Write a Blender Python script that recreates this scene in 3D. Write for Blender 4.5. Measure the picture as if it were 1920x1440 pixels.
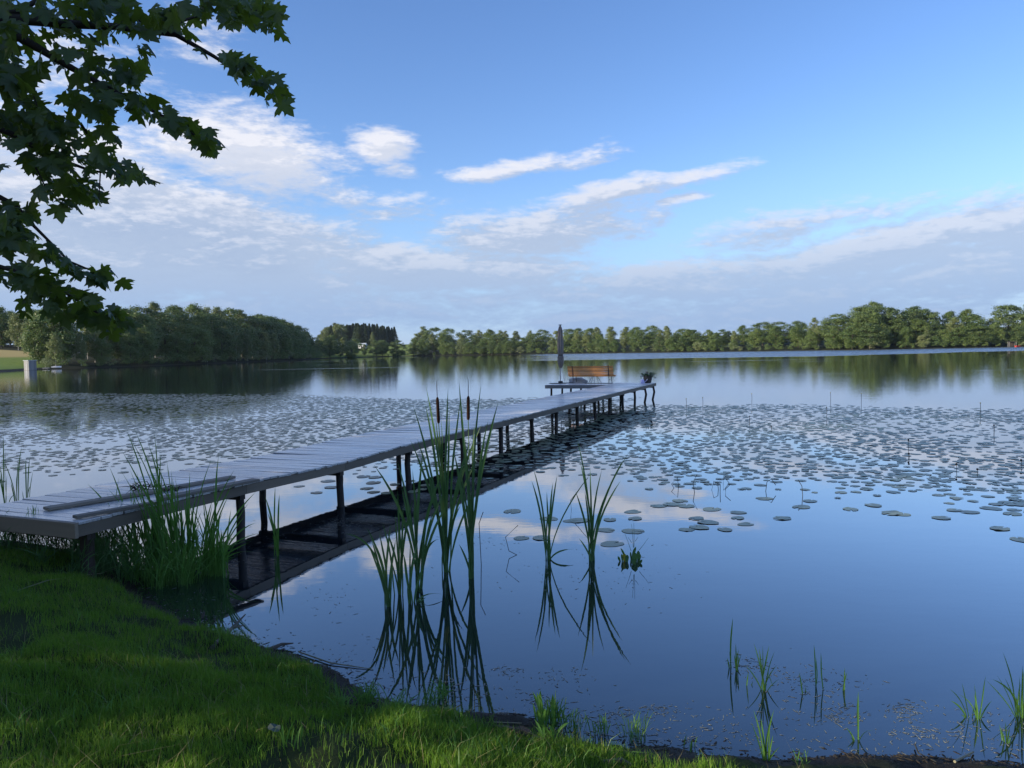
import bpy, bmesh, math, random
import numpy as np
from mathutils import Vector, Matrix, noise as mnoise
random.seed(7); rng = np.random.default_rng(7)
scene = bpy.context.scene
for o in list(bpy.data.objects): bpy.data.objects.remove(o)
C = scene.collection
rad = math.radians

# ---------------------------------------------------------------- camera
FP, H = 1400.0, 2.55                       # focal length in photo pixels, eye height above the water
pitch, roll = math.atan(63/1400), math.atan(.0194)
Fv = np.array([0, math.cos(pitch), -math.sin(pitch)]); U0 = np.array([0, math.sin(pitch), math.cos(pitch)]); R0 = np.array([1., 0, 0])
Uv = math.cos(roll)*U0 + math.sin(roll)*R0; Rv = math.cos(roll)*R0 - math.sin(roll)*U0
cd = bpy.data.cameras.new('camera'); cam = bpy.data.objects.new('camera', cd); C.objects.link(cam)
M = Matrix(((Rv[0], Uv[0], -Fv[0], 0), (Rv[1], Uv[1], -Fv[1], 0), (Rv[2], Uv[2], -Fv[2], H), (0, 0, 0, 1)))
cam.matrix_world = M
cd.sensor_width = 36; cd.lens = FP/1920*36; cd.clip_start = .05; cd.clip_end = 9000
scene.camera = cam

def ray(u, v): return Fv + (u-960)/FP*Rv - (v-720)/FP*Uv
def gp(u, v, z=0.):
    d = ray(u, v); t = (z-H)/d[2]; return np.array([0, 0, H]) + t*d
def at_y(u, v, y):
    d = ray(u, v); return np.array([0, 0, H]) + d*(y/d[1])
def at_d(u, v, D):
    d = ray(u, v); return np.array([0, 0, H]) + d/np.linalg.norm(d)*D
def pj(P):
    q = np.asarray(P, float)-[0, 0, H]; c = q@Fv; return 960+FP*(q@Rv)/c, 720-FP*(q@Uv)/c

# ---------------------------------------------------------------- sky, sun, exposure
SUN_AZ, SUN_EL = 248.0, 15.0               # compass from +y clockwise
world = bpy.data.worlds.new('World'); scene.world = world; world.use_nodes = True
nt = world.node_tree; nt.nodes.clear()
class NB:
    """small helper to write node maths"""
    def __init__(s, nt): s.nt = nt
    def n(s, typ, **kw):
        x = s.nt.nodes.new(typ)
        for k, v in kw.items(): setattr(x, k, v)
        return x
    def put(s, sock, v):
        if hasattr(v, 'is_linked') or isinstance(v, bpy.types.NodeSocket): s.nt.links.new(v, sock)
        else: sock.default_value = v
    def m(s, op, a, b=0., c=None, clamp=False):
        x = s.n('ShaderNodeMath', operation=op, use_clamp=clamp)
        s.put(x.inputs[0], a)
        if len(x.inputs) > 1: s.put(x.inputs[1], b)
        if c is not None: s.put(x.inputs[2], c)
        return x.outputs[0]
    def sm(s, v, lo, hi):
        x = s.n('ShaderNodeMapRange', interpolation_type='SMOOTHSTEP'); s.put(x.inputs[0], v)
        s.put(x.inputs[1], lo); s.put(x.inputs[2], hi); return x.outputs[0]
    def lin(s, v, lo, hi, a=0., b=1.):
        x = s.n('ShaderNodeMapRange'); s.put(x.inputs[0], v)
        x.inputs[1].default_value = lo; x.inputs[2].default_value = hi; x.inputs[3].default_value = a; x.inputs[4].default_value = b
        return x.outputs[0]
    def mix(s, f, a, b, mode='MIX'):
        x = s.n('ShaderNodeMix', data_type='RGBA', blend_type=mode); s.put(x.inputs[0], f)
        for k, v in ((6, a), (7, b)):
            if isinstance(v, tuple) and len(v) == 3: v = (*v, 1)
            s.put(x.inputs[k], v)
        return x.outputs[2]
    def noise(s, vec, scale=1., detail=4., rough=.5, dim='3D', dist=0.):
        x = s.n('ShaderNodeTexNoise', noise_dimensions=dim); s.put(x.inputs['Vector'], vec)
        x.inputs['Scale'].default_value = scale; x.inputs['Detail'].default_value = detail
        x.inputs['Roughness'].default_value = rough; x.inputs['Distortion'].default_value = dist
        return x.outputs['Fac']
    def xyz(s, x_, y_, z_=0.):
        x = s.n('ShaderNodeCombineXYZ'); s.put(x.inputs[0], x_); s.put(x.inputs[1], y_); s.put(x.inputs[2], z_); return x.outputs[0]
    def sep(s, v):
        x = s.n('ShaderNodeSeparateXYZ'); s.put(x.inputs[0], v); return x.outputs
W = NB(nt)
sky = W.n('ShaderNodeTexSky', sky_type='NISHITA'); sky.sun_disc = False
sky.sun_elevation = rad(SUN_EL); sky.sun_rotation = rad(SUN_AZ); sky.altitude = 100; sky.air_density = 1.0; sky.dust_density = .4; sky.ozone_density = 1.6
tc = W.n('ShaderNodeTexCoord'); D3 = W.sep(tc.outputs['Generated'])
az = W.m('MULTIPLY', W.m('ARCTAN2', D3[0], D3[1]), 57.2958)
el = W.m('MULTIPLY', W.m('ARCSINE', D3[2]), 57.2958)
def azel(u, v):
    d = ray(u, v); d = d/np.linalg.norm(d); return math.degrees(math.atan2(d[0], d[1])), math.degrees(math.asin(d[2]))
# cloud banks: (photo pixel of the centre, half length, half height, tilt up to the right in deg, weight)
CL = [(455, 285, 185, 82, -12, 1.0), (150, 330, 330, 95, -14, .95), (330, 450, 500, 115, -10, 1.6), (60, 480, 460, 150, 0, 1.5),
      (700, 268, 75, 32, -5, .75), (735, 318, 50, 16, 0, .5), (985, 306, 160, 26, 8, .8), (1175, 358, 215, 28, 9, .85),
      (1000, 430, 290, 58, 6, 1.0), (760, 385, 130, 20, 4, .55), (620, 360, 120, 22, -10, .5), (1290, 382, 50, 12, 8, .5),
      (1480, 425, 220, 26, 8, .62), (1640, 480, 420, 52, 9, 1.15), (1900, 470, 330, 95, 12, 1.2), (1300, 530, 420, 52, 2, 1.1),
      (700, 500, 500, 62, -3, 1.3), (1500, 570, 620, 60, 3, 1.2), (500, 585, 620, 50, 0, 1.05), (380, 70, 70, 40, 0, .35),
      (60, 120, 160, 70, 10, .35)]
grp = bpy.data.node_groups.new('cloud_field', 'ShaderNodeTree')
grp.interface.new_socket('az', in_out='INPUT', socket_type='NodeSocketFloat'); grp.interface.new_socket('el', in_out='INPUT', socket_type='NodeSocketFloat')
grp.interface.new_socket('F', in_out='OUTPUT', socket_type='NodeSocketFloat')
G = NB(grp); gi = G.n('NodeGroupInput'); go = G.n('NodeGroupOutput'); ga, ge = gi.outputs[0], gi.outputs[1]
wv = G.xyz(G.m('MULTIPLY', ga, .10), G.m('MULTIPLY', ge, .26), 3.3)
w1 = G.m('SUBTRACT', G.noise(wv, 1.0, 3, .5), .5)
ga2 = G.m('ADD', ga, G.m('MULTIPLY', w1, 7.0)); ge2 = G.m('ADD', ge, G.m('MULTIPLY', w1, -2.4))
cur = -1.0
for (u, v, a, b, t, wt) in CL:
    A, E = azel(u, v); a /= 24.4; b /= 24.4; t = rad(t)
    dx = G.m('SUBTRACT', ga2, A); dy = G.m('SUBTRACT', ge2, E)
    px = G.m('DIVIDE', G.m('ADD', G.m('MULTIPLY', dx, math.cos(t)), G.m('MULTIPLY', dy, math.sin(t))), a)
    py = G.m('DIVIDE', G.m('SUBTRACT', G.m('MULTIPLY', dy, math.cos(t)), G.m('MULTIPLY', dx, math.sin(t))), b)
    r2 = G.m('ADD', G.m('MULTIPLY', px, px), G.m('MULTIPLY', py, py))
    B = G.m('MULTIPLY', G.m('SUBTRACT', 1.0, r2), wt*.62)
    cur = G.m('MAXIMUM', cur, B)
# unseen scattered cloud outside the view, increased to brighten and neutralise the ambient light
fl = G.noise(G.xyz(G.m('MULTIPLY', ga, .035), G.m('MULTIPLY', ge, .09), 9.), 1.0, 3, .5)
side = G.m('MAXIMUM', G.sm(G.m('ABSOLUTE', ga), 38., 60.), G.sm(ge, 36., 52.))
cur = G.m('MAXIMUM', cur, G.m('SUBTRACT', G.m('MULTIPLY', G.m('MULTIPLY', G.m('SUBTRACT', fl, .40), 3.4), side), .45))
n1 = G.noise(G.xyz(G.m('MULTIPLY', ga, .16), G.m('MULTIPLY', ge, .55), 1.7), 1.0, 9, .62, dist=.4)
n2 = G.noise(G.xyz(G.m('MULTIPLY', ga, .9), G.m('MULTIPLY', ge, 2.6), 5.), 1.0, 6, .6)
Fo = G.m('ADD', cur, G.m('MULTIPLY', G.m('SUBTRACT', n1, .5), 1.5)); Fo = G.m('ADD', Fo, G.m('MULTIPLY', G.m('SUBTRACT', n2, .5), .75))
grp.links.new(Fo, go.inputs[0])
def cf(a, e):
    x = W.n('ShaderNodeGroup'); x.node_tree = grp; W.put(x.inputs[0], a); W.put(x.inputs[1], e); return x.outputs[0]
f0 = cf(az, el); f1 = cf(W.m('SUBTRACT', az, .55), W.m('ADD', el, .75))
dens = W.sm(f0, -.12, .55)
edge = W.sm(W.m('SUBTRACT', f0, f1), -.02, .42)          # cloud thins towards the sun side: lit rim
thick = W.sm(f0, .25, .95)
hi = W.sm(el, 4., 16.); west = W.sm(az, 2., -14.)
lit = W.m('MULTIPLY', W.m('MULTIPLY', edge, W.m('ADD', .42, W.m('MULTIPLY', hi, .36))), W.lin(el, 3.5, 7.5, .25, 1.))
lit = W.m('ADD', lit, W.m('MULTIPLY', W.m('MULTIPLY', W.sm(el, 9., 15.), W.m('SUBTRACT', 1.0, W.m('MULTIPLY', thick, .35))), W.m('ADD', .22, W.m('MULTIPLY', west, .5))), clamp=True)
CG, CLT = (.31, .365, .475), (.60, .60, .64)
cg = W.mix(W.sm(el, 8., 1.), CG, (.20, .29, .475))
cg = W.mix(W.m('MULTIPLY', W.sm(f0, .5, 1.3), .8), cg, (.26, .32, .445))
ccol = W.mix(lit, cg, CLT)
hsv = W.n('ShaderNodeHueSaturation'); hsv.inputs['Saturation'].default_value = 1.12; hsv.inputs['Value'].default_value = 1.0
nt.links.new(sky.outputs[0], hsv.inputs['Color'])
SKYS = .115
tint = W.mix(1.0, hsv.outputs[0], (.99, 1.08, 1.41), 'MULTIPLY')
tint = W.mix(W.m('MULTIPLY', W.sm(el, 14., 1.), .75), tint, tuple(x/SKYS for x in (.235, .37, .60)))
vs = W.n('ShaderNodeVectorMath', operation='SCALE'); nt.links.new(ccol, vs.inputs[0]); vs.inputs['Scale'].default_value = 1/SKYS
skc = W.mix(W.m('MULTIPLY', dens, W.lin(el, 4., 14., .80, .93)), tint, vs.outputs[0])
bg = W.n('ShaderNodeBackground'); nt.links.new(skc, bg.inputs[0]); bg.inputs[1].default_value = SKYS
wo = W.n('ShaderNodeOutputWorld'); nt.links.new(bg.outputs[0], wo.inputs[0])
world.cycles.sampling_method = 'MANUAL'; world.cycles.sample_map_resolution = 1024

sd_ = bpy.data.lights.new('sun', 'SUN'); sun = bpy.data.objects.new('sun', sd_); C.objects.link(sun)
sd_.energy = 5.0; sd_.angle = rad(.6); sd_.color = (1, .86, .66)
sdir = Vector((math.sin(rad(SUN_AZ))*math.cos(rad(SUN_EL)), math.cos(rad(SUN_AZ))*math.cos(rad(SUN_EL)), math.sin(rad(SUN_EL))))
sun.rotation_euler = sdir.to_track_quat('Z', 'Y').to_euler(); sun.location = (-20, 0, 30)
scene.view_settings.view_transform = 'Standard'; scene.view_settings.look = 'None'
scene.view_settings.exposure = 0.62; scene.view_settings.gamma = 1; scene.view_settings.use_curve_mapping = False
scene.render.engine = 'CYCLES'
scene.cycles.max_bounces = 6; scene.cycles.diffuse_bounces = 2; scene.cycles.glossy_bounces = 3; scene.cycles.transmission_bounces = 3

# ---------------------------------------------------------------- helpers
def tag(o, label=None, cat=None, group=None, kind=None):
    if label: o['label'] = label
    if cat: o['category'] = cat
    if group: o['group'] = group
    if kind: o['kind'] = kind
    return o
def empty(name, loc=(0, 0, 0), rz=0., **kw):
    o = bpy.data.objects.new(name, None); o.empty_display_size = .2; C.objects.link(o); o.location = loc; o.rotation_euler = (0, 0, rz)
    return tag(o, **kw)
def link(name, me, mat=None, parent=None, loc=None, rot=None, scale=None, smooth=False, **kw):
    o = bpy.data.objects.new(name, me); C.objects.link(o)
    if mat and not len(me.materials): me.materials.append(mat)
    if parent: o.parent = parent
    if loc is not None: o.location = loc
    if rot is not None: o.rotation_euler = rot
    if scale is not None: o.scale = scale
    if smooth: me.shade_smooth()
    return tag(o, **kw)
def mesh_np(name, V, Fc):
    """V (n,3), Fc (m,k) faces all with k corners"""
    V = np.asarray(V, np.float32); Fc = np.asarray(Fc, np.int32); me = bpy.data.meshes.new(name)
    me.vertices.add(len(V)); me.vertices.foreach_set('co', V.ravel())
    k = Fc.shape[1]; me.loops.add(Fc.size); me.loops.foreach_set('vertex_index', Fc.ravel())
    me.polygons.add(len(Fc)); me.polygons.foreach_set('loop_start', np.arange(0, Fc.size, k, dtype=np.int32))
    me.update(calc_edges=True); return me
class MB:
    def __init__(s): s.v = []; s.f = []
    def quadbox(s, c, hx, hy, hz, ax=(1, 0, 0), ay=(0, 1, 0), az=(0, 0, 1)):
        c = np.array(c, float); ax, ay, az = [np.array(q, float) for q in (ax, ay, az)]; b = len(s.v)
        for sx, sy, sz in ((-1,-1,-1),(1,-1,-1),(1,1,-1),(-1,1,-1),(-1,-1,1),(1,-1,1),(1,1,1),(-1,1,1)):
            s.v.append(tuple(c+ax*sx*hx+ay*sy*hy+az*sz*hz))
        for q in ((0,3,2,1),(4,5,6,7),(0,1,5,4),(1,2,6,5),(2,3,7,6),(3,0,4,7)): s.f.append(tuple(b+i for i in q))
        return s
    def tube(s, pts, rs, n=8, cap=True):
        pts = [Vector(p) for p in pts]; b = len(s.v); m = len(pts)
        if not hasattr(rs, '__len__'): rs = [rs]*m
        for i, p in enumerate(pts):
            t = (pts[min(i+1, m-1)]-pts[max(i-1, 0)]).normalized()
            a = t.cross(Vector((0, 0, 1)) if abs(t.z) < .9 else Vector((1, 0, 0))).normalized(); c = t.cross(a)
            for k in range(n):
                q = 2*math.pi*k/n; s.v.append(tuple(p+(a*math.cos(q)+c*math.sin(q))*rs[i]))
        for i in range(m-1):
            for k in range(n):
                s.f.append((b+i*n+k, b+i*n+(k+1) % n, b+(i+1)*n+(k+1) % n, b+(i+1)*n+k))
        if cap: s.f.append(tuple(b+k for k in range(n))); s.f.append(tuple(b+(m-1)*n+k for k in reversed(range(n))))
        return s
    def lathe(s, prof, n=16, c=(0, 0, 0), pleat=0., npl=8, seed=0, cap=True):
        b = len(s.v); r_ = random.Random(seed)
        ph = [r_.uniform(.6, 1.3) for _ in range(n)]
        for (r, z) in prof:
            for k in range(n):
                q = 2*math.pi*k/n; rr = r*(1+pleat*math.cos(npl*q)*ph[k] )
                s.v.append((c[0]+rr*math.cos(q), c[1]+rr*math.sin(q), c[2]+z))
        for i in range(len(prof)-1):
            for k in range(n): s.f.append((b+i*n+k, b+i*n+(k+1) % n, b+(i+1)*n+(k+1) % n, b+(i+1)*n+k))
        if cap: s.f.append(tuple(b+k for k in reversed(range(n)))); s.f.append(tuple(b+(len(prof)-1)*n+k for k in range(n)))
        return s
    def ribbon(s, pts, ws, side, fold=.15):
        """flat blade following pts; side = sideways vector"""
        b = len(s.v); side = Vector(side).normalized(); m = len(pts)
        for i, p in enumerate(pts):
            p = Vector(p); t = (Vector(pts[min(i+1, m-1)])-Vector(pts[max(i-1, 0)])).normalized()
            a = (side - t*side.dot(t)).normalized(); nn = t.cross(a)
            w = ws[i]*.5
            s.v += [tuple(p-a*w), tuple(p+nn*ws[i]*fold), tuple(p+a*w)]
        for i in range(m-1):
            q = b+i*3; s.f += [(q, q+1, q+4, q+3), (q+1, q+2, q+5, q+4)]
        return s
    def mesh(s, name):
        me = bpy.data.meshes.new(name); me.from_pydata(s.v, [], s.f); me.update(); return me
    def build(s, name, mat, parent=None, smooth=False, bevel=0., **kw):
        o = link(name, s.mesh(name), mat, parent, **kw)
        if smooth: o.data.shade_smooth()
        if bevel:
            bm = bmesh.new(); bm.from_mesh(o.data); bmesh.ops.bevel(bm, geom=bm.edges[:], offset=bevel, segments=1, affect='EDGES'); bm.to_mesh(o.data); bm.free()
        return o

def material(name, fn):
    m = bpy.data.materials.new(name); m.use_nodes = True; t = m.node_tree; t.nodes.clear()
    N = NB(t); out = N.n('ShaderNodeOutputMaterial'); sh = fn(N); t.links.new(sh, out.inputs[0]); return m
def principled(N, col, rough=.6, spec=.5, bump=None, bstr=.3, bdist=.02, **kw):
    p = N.n('ShaderNodeBsdfPrincipled')
    if isinstance(col, tuple): col = (*col, 1)
    N.put(p.inputs['Base Color'], col); N.put(p.inputs['Roughness'], rough); N.put(p.inputs['Specular IOR Level'], spec)
    for k, v in kw.items(): N.put(p.inputs[k], v)
    if bump is not None:
        b = N.n('ShaderNodeBump'); b.inputs['Strength'].default_value = bstr; b.inputs['Distance'].default_value = bdist
        N.nt.links.new(bump, b.inputs['Height']); N.nt.links.new(b.outputs[0], p.inputs['Normal'])
    return p.outputs[0]
def oc(N): return N.n('ShaderNodeTexCoord').outputs['Object']
def pos(N): return N.n('ShaderNodeNewGeometry').outputs['Position']
def rnd(N): return N.n('ShaderNodeObjectInfo').outputs['Random']
def simple(name, c1, c2, scale=5., rough=.6, spec=.4, bstr=.3, bdist=.01, metallic=0.):
    def fn(N):
        n = N.noise(oc(N), scale, 5, .6)
        return principled(N, N.mix(n, c1, c2), rough, spec, bump=n, bstr=bstr, bdist=bdist, Metallic=metallic)
    return material(name, fn)
def wood(name, c1, c2, axis=0, rough=.6, spec=.35, gs=30., bs=.5, under=False):
    def fn(N):
        mp = N.n('ShaderNodeMapping'); N.nt.links.new(oc(N), mp.inputs[0])
        sc = [gs, gs, gs]; sc[axis] = gs*.04; mp.inputs['Scale'].default_value = sc
        r_ = rnd(N); N.nt.links.new(N.xyz(N.m('MULTIPLY', r_, 37.), N.m('MULTIPLY', r_, 91.), 0.), mp.inputs['Location'])
        g = N.noise(mp.outputs[0], 1.0, 5, .65); st = N.noise(pos(N), 2.2, 4, .6)
        c = N.mix(g, c1, c2); c = N.mix(1.0, c, N.mix(r_, (.72, .73, .76), (1.2, 1.18, 1.15)), 'MULTIPLY')
        c = N.mix(N.m('MULTIPLY', N.sm(st, .58, .78), .32), c, (c1[0]*.4, c1[1]*.42, c1[2]*.4))
        if under: c = N.mix(N.sm(N.sep(N.n('ShaderNodeNewGeometry').outputs['True Normal'])[2], .3, -.3), c, (.03, .026, .022))  # downward faces tinted near-black: shade put into the colour for a dark reflection
        return principled(N, c, N.lin(g, .2, .8, rough-.1, rough+.2), spec, bump=g, bstr=bs, bdist=.004)
    return material(name, fn)
def leafmat(name, c1, c2, c3=None, rough=.5, trans=.3, nscale=.6, tcol=None, spec=.35, rv=.5):
    def fn(N):
        p = N.n('ShaderNodeNewGeometry'); n = N.noise(p.outputs['Position'], nscale, 3, .6)
        r_ = rnd(N); ri = p.outputs['Random Per Island']
        c = N.mix(N.sm(N.m('ADD', n, N.m('MULTIPLY', N.m('SUBTRACT', r_, .5), rv)), .3, .7), c1, c2)
        c = N.mix(N.m('MULTIPLY', ri, .6), c, tuple(x*.62 for x in c1))
        if c3: c = N.mix(N.sm(ri, .86, .97), c, c3)
        a = principled(N, c, rough, spec)
        tr = N.n('ShaderNodeBsdfTranslucent'); tt = tcol or tuple(x*1.3 for x in c2)
        N.nt.links.new(N.mix(.6, c, tt), tr.inputs[0])
        mx = N.n('ShaderNodeMixShader'); mx.inputs[0].default_value = trans
        N.nt.links.new(a, mx.inputs[1]); N.nt.links.new(tr.outputs[0], mx.inputs[2]); return mx.outputs[0]
    return material(name, fn)

# ---------------------------------------------------------------- lake outline and terrain
near_shore = [(12, 1), (6, 3.4), (3.9, 4.15), (3.01, 4.35), (2.5, 4.42), (2.05, 4.47), (1.5, 4.5), (.94, 4.66), (.3, 4.8), (-.27, 5.06), (-.7, 5.2), (-1.07, 5.41),
              (-1.36, 5.72), (-1.6, 5.95), (-1.96, 6.28), (-2.4, 6.5), (-2.78, 6.84), (-3.5, 7.4), (-4.17, 8.1), (-4.6, 8.75), (-5.17, 9.34), (-6.1, 9.9), (-7.2, 10.3), (-9, 10.8), (-11, 11.6), (-16, 14.5), (-28, 24),
              (-48, 48), (-66, 78), (-84, 112), (-100, 145)]
far_shore = [(-113, 160), (-117, 176), (-123, 196), (-116, 218), (-110.6, 235), (-106, 275), (-103, 310), (-98, 350), (-101, 385), (-108, 425), (-98, 470), (-76, 512), (-50, 500), (-20, 478), (13, 459),
             (48, 412), (77, 371), (112, 335), (148, 306), (178, 303), (205, 304), (245, 292), (290, 262), (330, 200), (340, 120), (270, 30), (140, -20), (50, -12), (20, -4)]
lake = np.array(near_shore+far_shore, float)
def sdist(X, Y):
    """signed distance to the lake outline, positive on land"""
    P = np.stack([X, Y], -1).reshape(-1, 2); d = np.full(len(P), 1e9); ins = np.zeros(len(P), bool)
    for i in range(len(lake)):
        a, b = lake[i], lake[(i+1) % len(lake)]; e = b-a; w = P-a
        t = np.clip((w@e)/(e@e), 0, 1); q = w-t[:, None]*e; d = np.minimum(d, np.hypot(q[:, 0], q[:, 1]))
        c = ((a[1] > P[:, 1]) != (b[1] > P[:, 1]))
        with np.errstate(divide='ignore', invalid='ignore'):
            xi = a[0]+(P[:, 1]-a[1])*(e[0])/(e[1] if e[1] else 1e-9)
        ins ^= c & (P[:, 0] < xi)
    return np.where(ins, -d, d).reshape(np.shape(X))
_T = rng.random((256, 256))
def vn(X, Y):
    X = np.asarray(X, float); Y = np.asarray(Y, float)
    xi = np.floor(X).astype(int); yi = np.floor(Y).astype(int); fx = X-xi; fy = Y-yi; fx = fx*fx*(3-2*fx); fy = fy*fy*(3-2*fy)
    g = lambda i, j: _T[(xi+i) % 256, (yi+j) % 256]
    return (g(0, 0)*(1-fx)+g(1, 0)*fx)*(1-fy)+(g(0, 1)*(1-fx)+g(1, 1)*fx)*fy
def fbm(X, Y, o=4):
    s = 0; a = .5; t = 0
    for k in range(o): s = s+a*vn(np.asarray(X)*2**k+17*k, np.asarray(Y)*2**k+31*k); t += a; a *= .5
    return s/t
def height(X, Y):
    X = np.asarray(X, float); Y = np.asarray(Y, float); s = sdist(X, Y); R = np.hypot(X, Y)
    nr = np.clip((60-R)/30, 0, 1)
    s = s + nr*((fbm(X*1.6+5, Y*1.6, 3)-.5)*.45)
    near = .92*(1-np.exp(-np.clip(s, 0, None)/2.1)) + .02
    near = near + np.clip(s/.3, 0, 1)*((fbm(X*5, Y*5, 4)-.5)*.10 + (fbm(X*19, Y*19, 2)-.5)*.025*np.exp(-np.clip(s-.5, 0, None)/.4))
    far = .8*(1-np.exp(-np.clip(s, 0, None)/2.5)) + .085*np.clip(s-3, 0, 100) + (fbm(X/40, Y/40, 3)-.5)*3*np.clip(s/60, 0, 1)
    land = near*nr + far*(1-nr)
    return np.where(s > 0, land, np.maximum(s*.35, -1.2))
def hgt(x, y): return float(height(np.array([x]), np.array([y]))[0])

th = np.concatenate([np.radians(np.arange(-180, -46, 3.0)), np.radians(np.linspace(-46, 46, 420)), np.radians(np.arange(48, 180, 3.0))])
rr = np.exp(np.linspace(math.log(.4), math.log(3200), 330))
TH, RR = np.meshgrid(th, rr, indexing='ij'); X = np.sin(TH)*RR; Y = np.cos(TH)*RR; Z = height(X, Y)
nT, nR = TH.shape; idx = np.arange(nT*nR).reshape(nT, nR)
a = idx; a2 = np.roll(idx, -1, 0)
faces = np.stack([a[:, :-1], a[:, 1:], a2[:, 1:], a2[:, :-1]], -1).reshape(-1, 4)
Vt = np.stack([X, Y, Z], -1).reshape(-1, 3)
c0 = len(Vt); Vt = np.vstack([Vt, [[0, 0, hgt(0, 0)]]])
me = mesh_np('ground', Vt, faces)
def ground_mat(N):
    P = pos(N); s = N.sep(P); z = s[2]; dist = N.m('SQRT', N.m('ADD', N.m('MULTIPLY', s[0], s[0]), N.m('MULTIPLY', s[1], s[1])))
    n = N.noise(P, 3.5, 6, .65); n2 = N.noise(P, 40., 5, .7); n3 = N.noise(P, .05, 4, .6)
    mud = N.mix(N.sm(n2, .3, .7), (.010, .009, .007), (.030, .026, .020)); mud = N.mix(N.sm(n, .55, .7), mud, (.05, .046, .033))
    soil = N.mix(n2, (.012, .02, .006), (.03, .05, .012))
    nearc = N.mix(N.sm(N.m('ADD', z, N.m('MULTIPLY', n, .25)), .22, .4), mud, soil)
    mead = N.mix(N.sm(N.noise(P, .8, 5, .6), .35, .65), (.13, .20, .03), (.18, .25, .045)); mead = N.mix(N.sm(z, 3.0, 3.8), mead, (.42, .33, .13))
    mead = N.mix(N.sm(s[1], 250., 300.), mead, N.mix(N.noise(P, .12, 4, .6), (.13, .19, .035), (.20, .25, .055)))
    clear = N.m('MULTIPLY', N.m('MULTIPLY', N.sm(s[0], -182., -172.), N.sm(s[0], -60., -72.)), N.m('MULTIPLY', N.sm(s[1], 418., 428.), N.sm(s[1], 640., 610.)))
    lm = N.m('MULTIPLY', N.sm(N.m('ADD', s[0], N.m('MULTIPLY', s[1], .644)), 8., 0.), N.sm(s[1], 262., 248.))
    floor = N.mix(N.noise(P, .5, 5, .6), (.010, .016, .007), (.022, .032, .012))
    mead = N.mix(N.m('MAXIMUM', clear, lm), floor, mead)
    mead = N.mix(N.sm(z, .5, .3), mead, (.03, .034, .02))
    c = N.mix(N.sm(dist, 35., 60.), nearc, mead)
    wet = N.sm(z, .16, .03)
    return principled(N, N.mix(N.m('MULTIPLY', wet, .5), c, (.012, .012, .012)), N.lin(wet, 0, 1, .95, .65), .15, bump=n2, bstr=.5, bdist=.02)
link('ground', me, material('ground_soil', ground_mat), smooth=True, kind='structure')

# water
def water_mat(N):
    P = pos(N); s = N.sep(P)
    def rip(sx, sy, sc, det):
        mp = N.n('ShaderNodeMapping'); N.nt.links.new(P, mp.inputs[0]); mp.inputs['Scale'].default_value = (sx, sy, 1); mp.inputs['Rotation'].default_value = (0, 0, rad(12))
        return N.noise(mp.outputs[0], sc, det, .55)
    d = N.m('SQRT', N.m('ADD', N.m('MULTIPLY', s[0], s[0]), N.m('MULTIPLY', s[1], s[1])))
    calm = N.sm(d, 14., 60.)
    # breeze on the far right part of the lake
    wob = N.m('MULTIPLY', N.m('SUBTRACT', N.noise(P, .02, 3, .5), .5), 60.)
    edge = N.m('ADD', s[1], wob)
    br = N.m('MULTIPLY', N.sm(edge, 168., 182.), N.sm(N.m('ADD', s[0], N.m('MULTIPLY', wob, .6)), 2., 40.))
    str_ = N.m('MULTIPLY', N.sm(N.noise(N.xyz(N.m('MULTIPLY', s[0], .01), N.m('MULTIPLY', s[1], .12)), 1.0, 3, .5), .66, .73), N.m('MULTIPLY', N.sm(d, 60., 110.), .22))
    br = N.m('MAXIMUM', br, str_)
    h1 = rip(.5, 1.0, 1.6, 3); h2 = rip(.6, 1.6, 7., 3); h3 = rip(1, 1.4, 2.6, 4)
    hh = N.m('ADD', N.m('MULTIPLY', h1, N.lin(calm, 0, 1, .0010, .0045)), N.m('MULTIPLY', h2, N.lin(calm, 0, 1, .0002, .0010)))
    hh = N.m('ADD', hh, N.m('MULTIPLY', N.m('MULTIPLY', h3, br), .34))
    b = N.n('ShaderNodeBump'); b.inputs['Strength'].default_value = 1; b.inputs['Distance'].default_value = 1.0; N.nt.links.new(hh, b.inputs['Height'])
    body = N.n('ShaderNodeBsdfDiffuse'); body.inputs[0].default_value = (.006, .011, .016, 1)
    gl = N.n('ShaderNodeBsdfGlossy'); gl.inputs[0].default_value = (.97, .98, 1, 1); N.put(gl.inputs['Roughness'], N.m('ADD', N.lin(calm, 0, 1, .0, .022), N.m('MULTIPLY', br, .22)))
    lw = N.n('ShaderNodeLayerWeight'); lw.inputs['Blend'].default_value = .5; f_ = lw.outputs['Facing']
    for n_ in (gl, lw): N.nt.links.new(b.outputs[0], n_.inputs['Normal'])
    fac = N.m('ADD', .02, N.m('MULTIPLY', N.m('POWER', f_, 2.45), .97), clamp=True)
    mx = N.n('ShaderNodeMixShader'); N.put(mx.inputs[0], fac); N.nt.links.new(body.outputs[0], mx.inputs[1]); N.nt.links.new(gl.outputs[0], mx.inputs[2]); return mx.outputs[0]
me = mesh_np('lake_water', [(-900, -400, 0), (900, -400, 0), (900, 900, 0), (-900, 900, 0)], [(0, 1, 2, 3)])
link('lake_water', me, material('lake_water', water_mat), kind='structure')

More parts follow.
